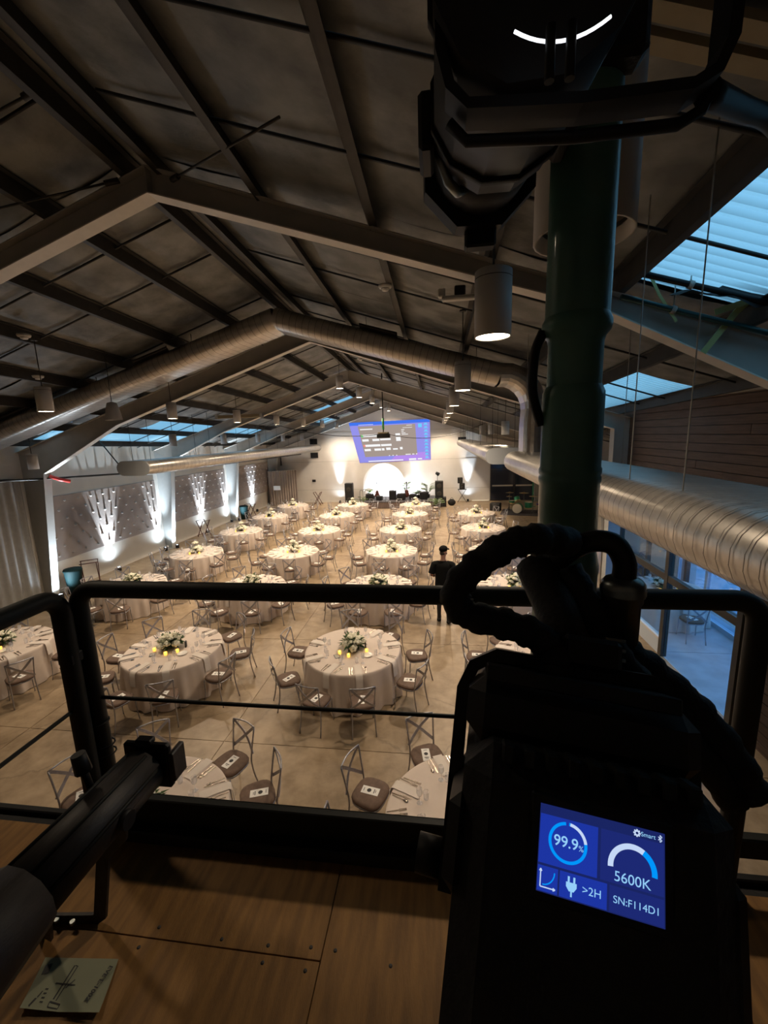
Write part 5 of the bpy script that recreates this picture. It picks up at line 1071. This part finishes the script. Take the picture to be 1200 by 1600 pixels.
for q in (-.012, .018): MB().cyl(V((.102+q*.55, .428, 5.140))-o, V((.102+q*.55, .428, 5.100))-o, .0042, n=8).build('cap_screw', m_rail, t)
t = thing('light_yoke', 'black U-shaped yoke bar with rounded corners at the mast top', 'yoke', (.14, .50, 5.13)); o = V(t.location)
yp = [(.004, .50, 5.30), (.005, .50, 5.18), (.014, .50, 5.148), (.032, .50, 5.130), (.14, .50, 5.122), (.238, .50, 5.122), (.258, .50, 5.132), (.268, .50, 5.156), (.271, .50, 5.32)]
MB().tube(rel(*yp), 1, prof=[(-.005, -.016), (.005, -.016), (.005, .016), (-.005, .016)], upv=(0, 1, 0), smooth=False).build('yoke_bar', m_black, t)
MB().tube(rel(*[(x, y+.01, z-.018) for i, (x, y, z) in enumerate(yp[2:8])]), .006, 8).build('safety_bar', m_black, t)
MB().tube([p-o for p in bez([V(p) for p in [(.262, .51, 5.128), (.36, .62, 5.175), (.46, .72, 5.21), (.56, .80, 5.18)]], 6)], .012, 8).build('yoke_cable', m_black, t)

# ---- ellipsoidal spotlight lying at the left
t = thing('ellipsoidal_spotlight', 'black ellipsoidal spotlight with a worn barrel lying low at the left railing', 'spotlight', (-1.06, .9, 3.68)); o = V(t.location)
N_, F_ = V((-1.10, .28, 3.66)), V((-1.025, 1.17, 3.695)); ax_ = (F_-N_).normalized()
MB().tube([N_-o, N_.lerp(F_, .30)-o, N_.lerp(F_, .52)-o], [.130, .128, .100], prof=oc, upv=(0, 0, 1)).build('lamp_housing', m_black_rough, t)
MB().tube([N_.lerp(F_, .50)-o, N_.lerp(F_, .72)-o, N_.lerp(F_, .97)-o], [.088, .082, .078], 20).build('lens_barrel', m_black_rough, t)
for a in (20, 65, 115, 160): c = V((cos(R_(a)), 0, sin(R_(a)))); MB().tube([N_.lerp(F_, .52)+c*.088-o, N_.lerp(F_, .95)+c*.080-o], .006, 6).build('barrel_rib', m_rail, t)
Mx = Matrix.Translation(F_-o); 
MB().bbox(-.085, .085, -.014, .014, -.085, .085, .008, Mx).build('gel_frame_holder', m_black, t); MB().bbox(.088, .108, -.02, .05, -.05, .06, .004, Mx).build('frame_latch', m_black_rough, t)
MB().bbox(-.03, .03, -.02, .012, .085, .105, .004, Mx).build('frame_clip', m_black, t)
k0 = N_.lerp(F_, .80)+V((-.045, 0, .075)); MB().cyl(k0-o, k0+V((-.015, .0, .075))-o, .011, n=10).build('knob_stem', m_black, t); MB().cyl(k0+V((-.012, 0, .055))-o, k0+V((-.022, 0, .115))-o, .024, .020, n=10).build('focus_knob', m_black, t)
fb = [(-.022, -.005), (.022, -.005), (.022, .005), (-.022, .005)]
MB().tube(rel((-.975, .97, 3.68), (-1.0, .985, 3.60), (-1.09, 1.0, 3.50), (-1.155, 1.01, 3.235), (-1.18, 1.01, 3.215), (-1.40, .985, 3.215)), 1, prof=fb, upv=(0, 1, 0), smooth=False).build('yoke', m_black_rough, t)
MB().tube(rel((-1.16, .86, 3.66), (-1.19, .88, 3.50), (-1.28, .93, 3.24), (-1.34, .96, 3.215)), 1, prof=fb, upv=(0, 1, 0), smooth=False).build('yoke_arm', m_black_rough, t)
MB().cyl(V((-.975, .97, 3.68))-o, V((-.945, .97, 3.68))-o, .028, n=12).build('yoke_knob', m_black, t)
for q in (-1.30, -1.24): MB().cyl(V((q, .985, 3.22))-o, V((q, .985, 3.232))-o, .008, n=8).build('yoke_bolt', m_silver_ring, t)

# ---- instruction sheet on the plywood
t = thing('instruction_sheet', 'pale printed sheet lying on the plywood at bottom left', 'paper', (-1.12, .85, ZB+.002))
cs = [V((-1.26, .90, 0)), V((-1.02, .922, 0)), V((-.975, .795, 0)), V((-1.215, .778, 0))]; o = V((-1.12, .85, 0))
def sh(a, b, dz=0): p = (cs[0]*(1-a)+cs[1]*a)*(1-b)+(cs[3]*(1-a)+cs[2]*a)*b - o; return (p.x, p.y, .003+.012*b*b*(.4+.6*abs(2*a-1))+dz)
MB().grid(10, 6, lambda a, b: sh(a, 1-b), True).build('sheet', mat('aged_paper', (.24, .25, .165), .8, var=.1), t)
mb = MB()
def seg(a0, b0, a1, b1, w):
    p, q = V(sh(a0, b0, .0012)), V(sh(a1, b1, .0012)); d = (q-p); d.z = 0; d.normalize(); s = V((-d.y, d.x, 0))*w; mb.add([p-s, q-s, q+s, p+s], [(0, 1, 2, 3)])
seg(.45, .15, .36, .80, .0022); seg(.49, .18, .40, .82, .0016); seg(.30, .50, .56, .52, .0014); seg(.53, .42, .45, .58, .0016); seg(.33, .84, .47, .88, .0016); seg(.33, .94, .46, .96, .0012); seg(.33, .84, .33, .94, .0012); seg(.47, .88, .46, .96, .0012); seg(.46, .15, .50, .17, .0012)
for k in range(4): seg(.20+.002*k, .62+.08*k, .24+.002*k, .62+.08*k, .0016)
seg(.14, .80, .10, .95, .003); seg(.18, .66, .15, .78, .0018)
mb.build('line_drawing', m_ink, t); mb = MB(); seg(.10, .14, .10, .34, .010); mb.build('dark_box_print', m_ink, t)
q = text('EVE E-100Z', .0180, 0, 0, m_ink, t, 'title_text', z=.010, bold=.0006); p = sh(.865, .50); q.location = (p[0], p[1], .0115); q.rotation_euler = (R_(2), 0, R_(-98))
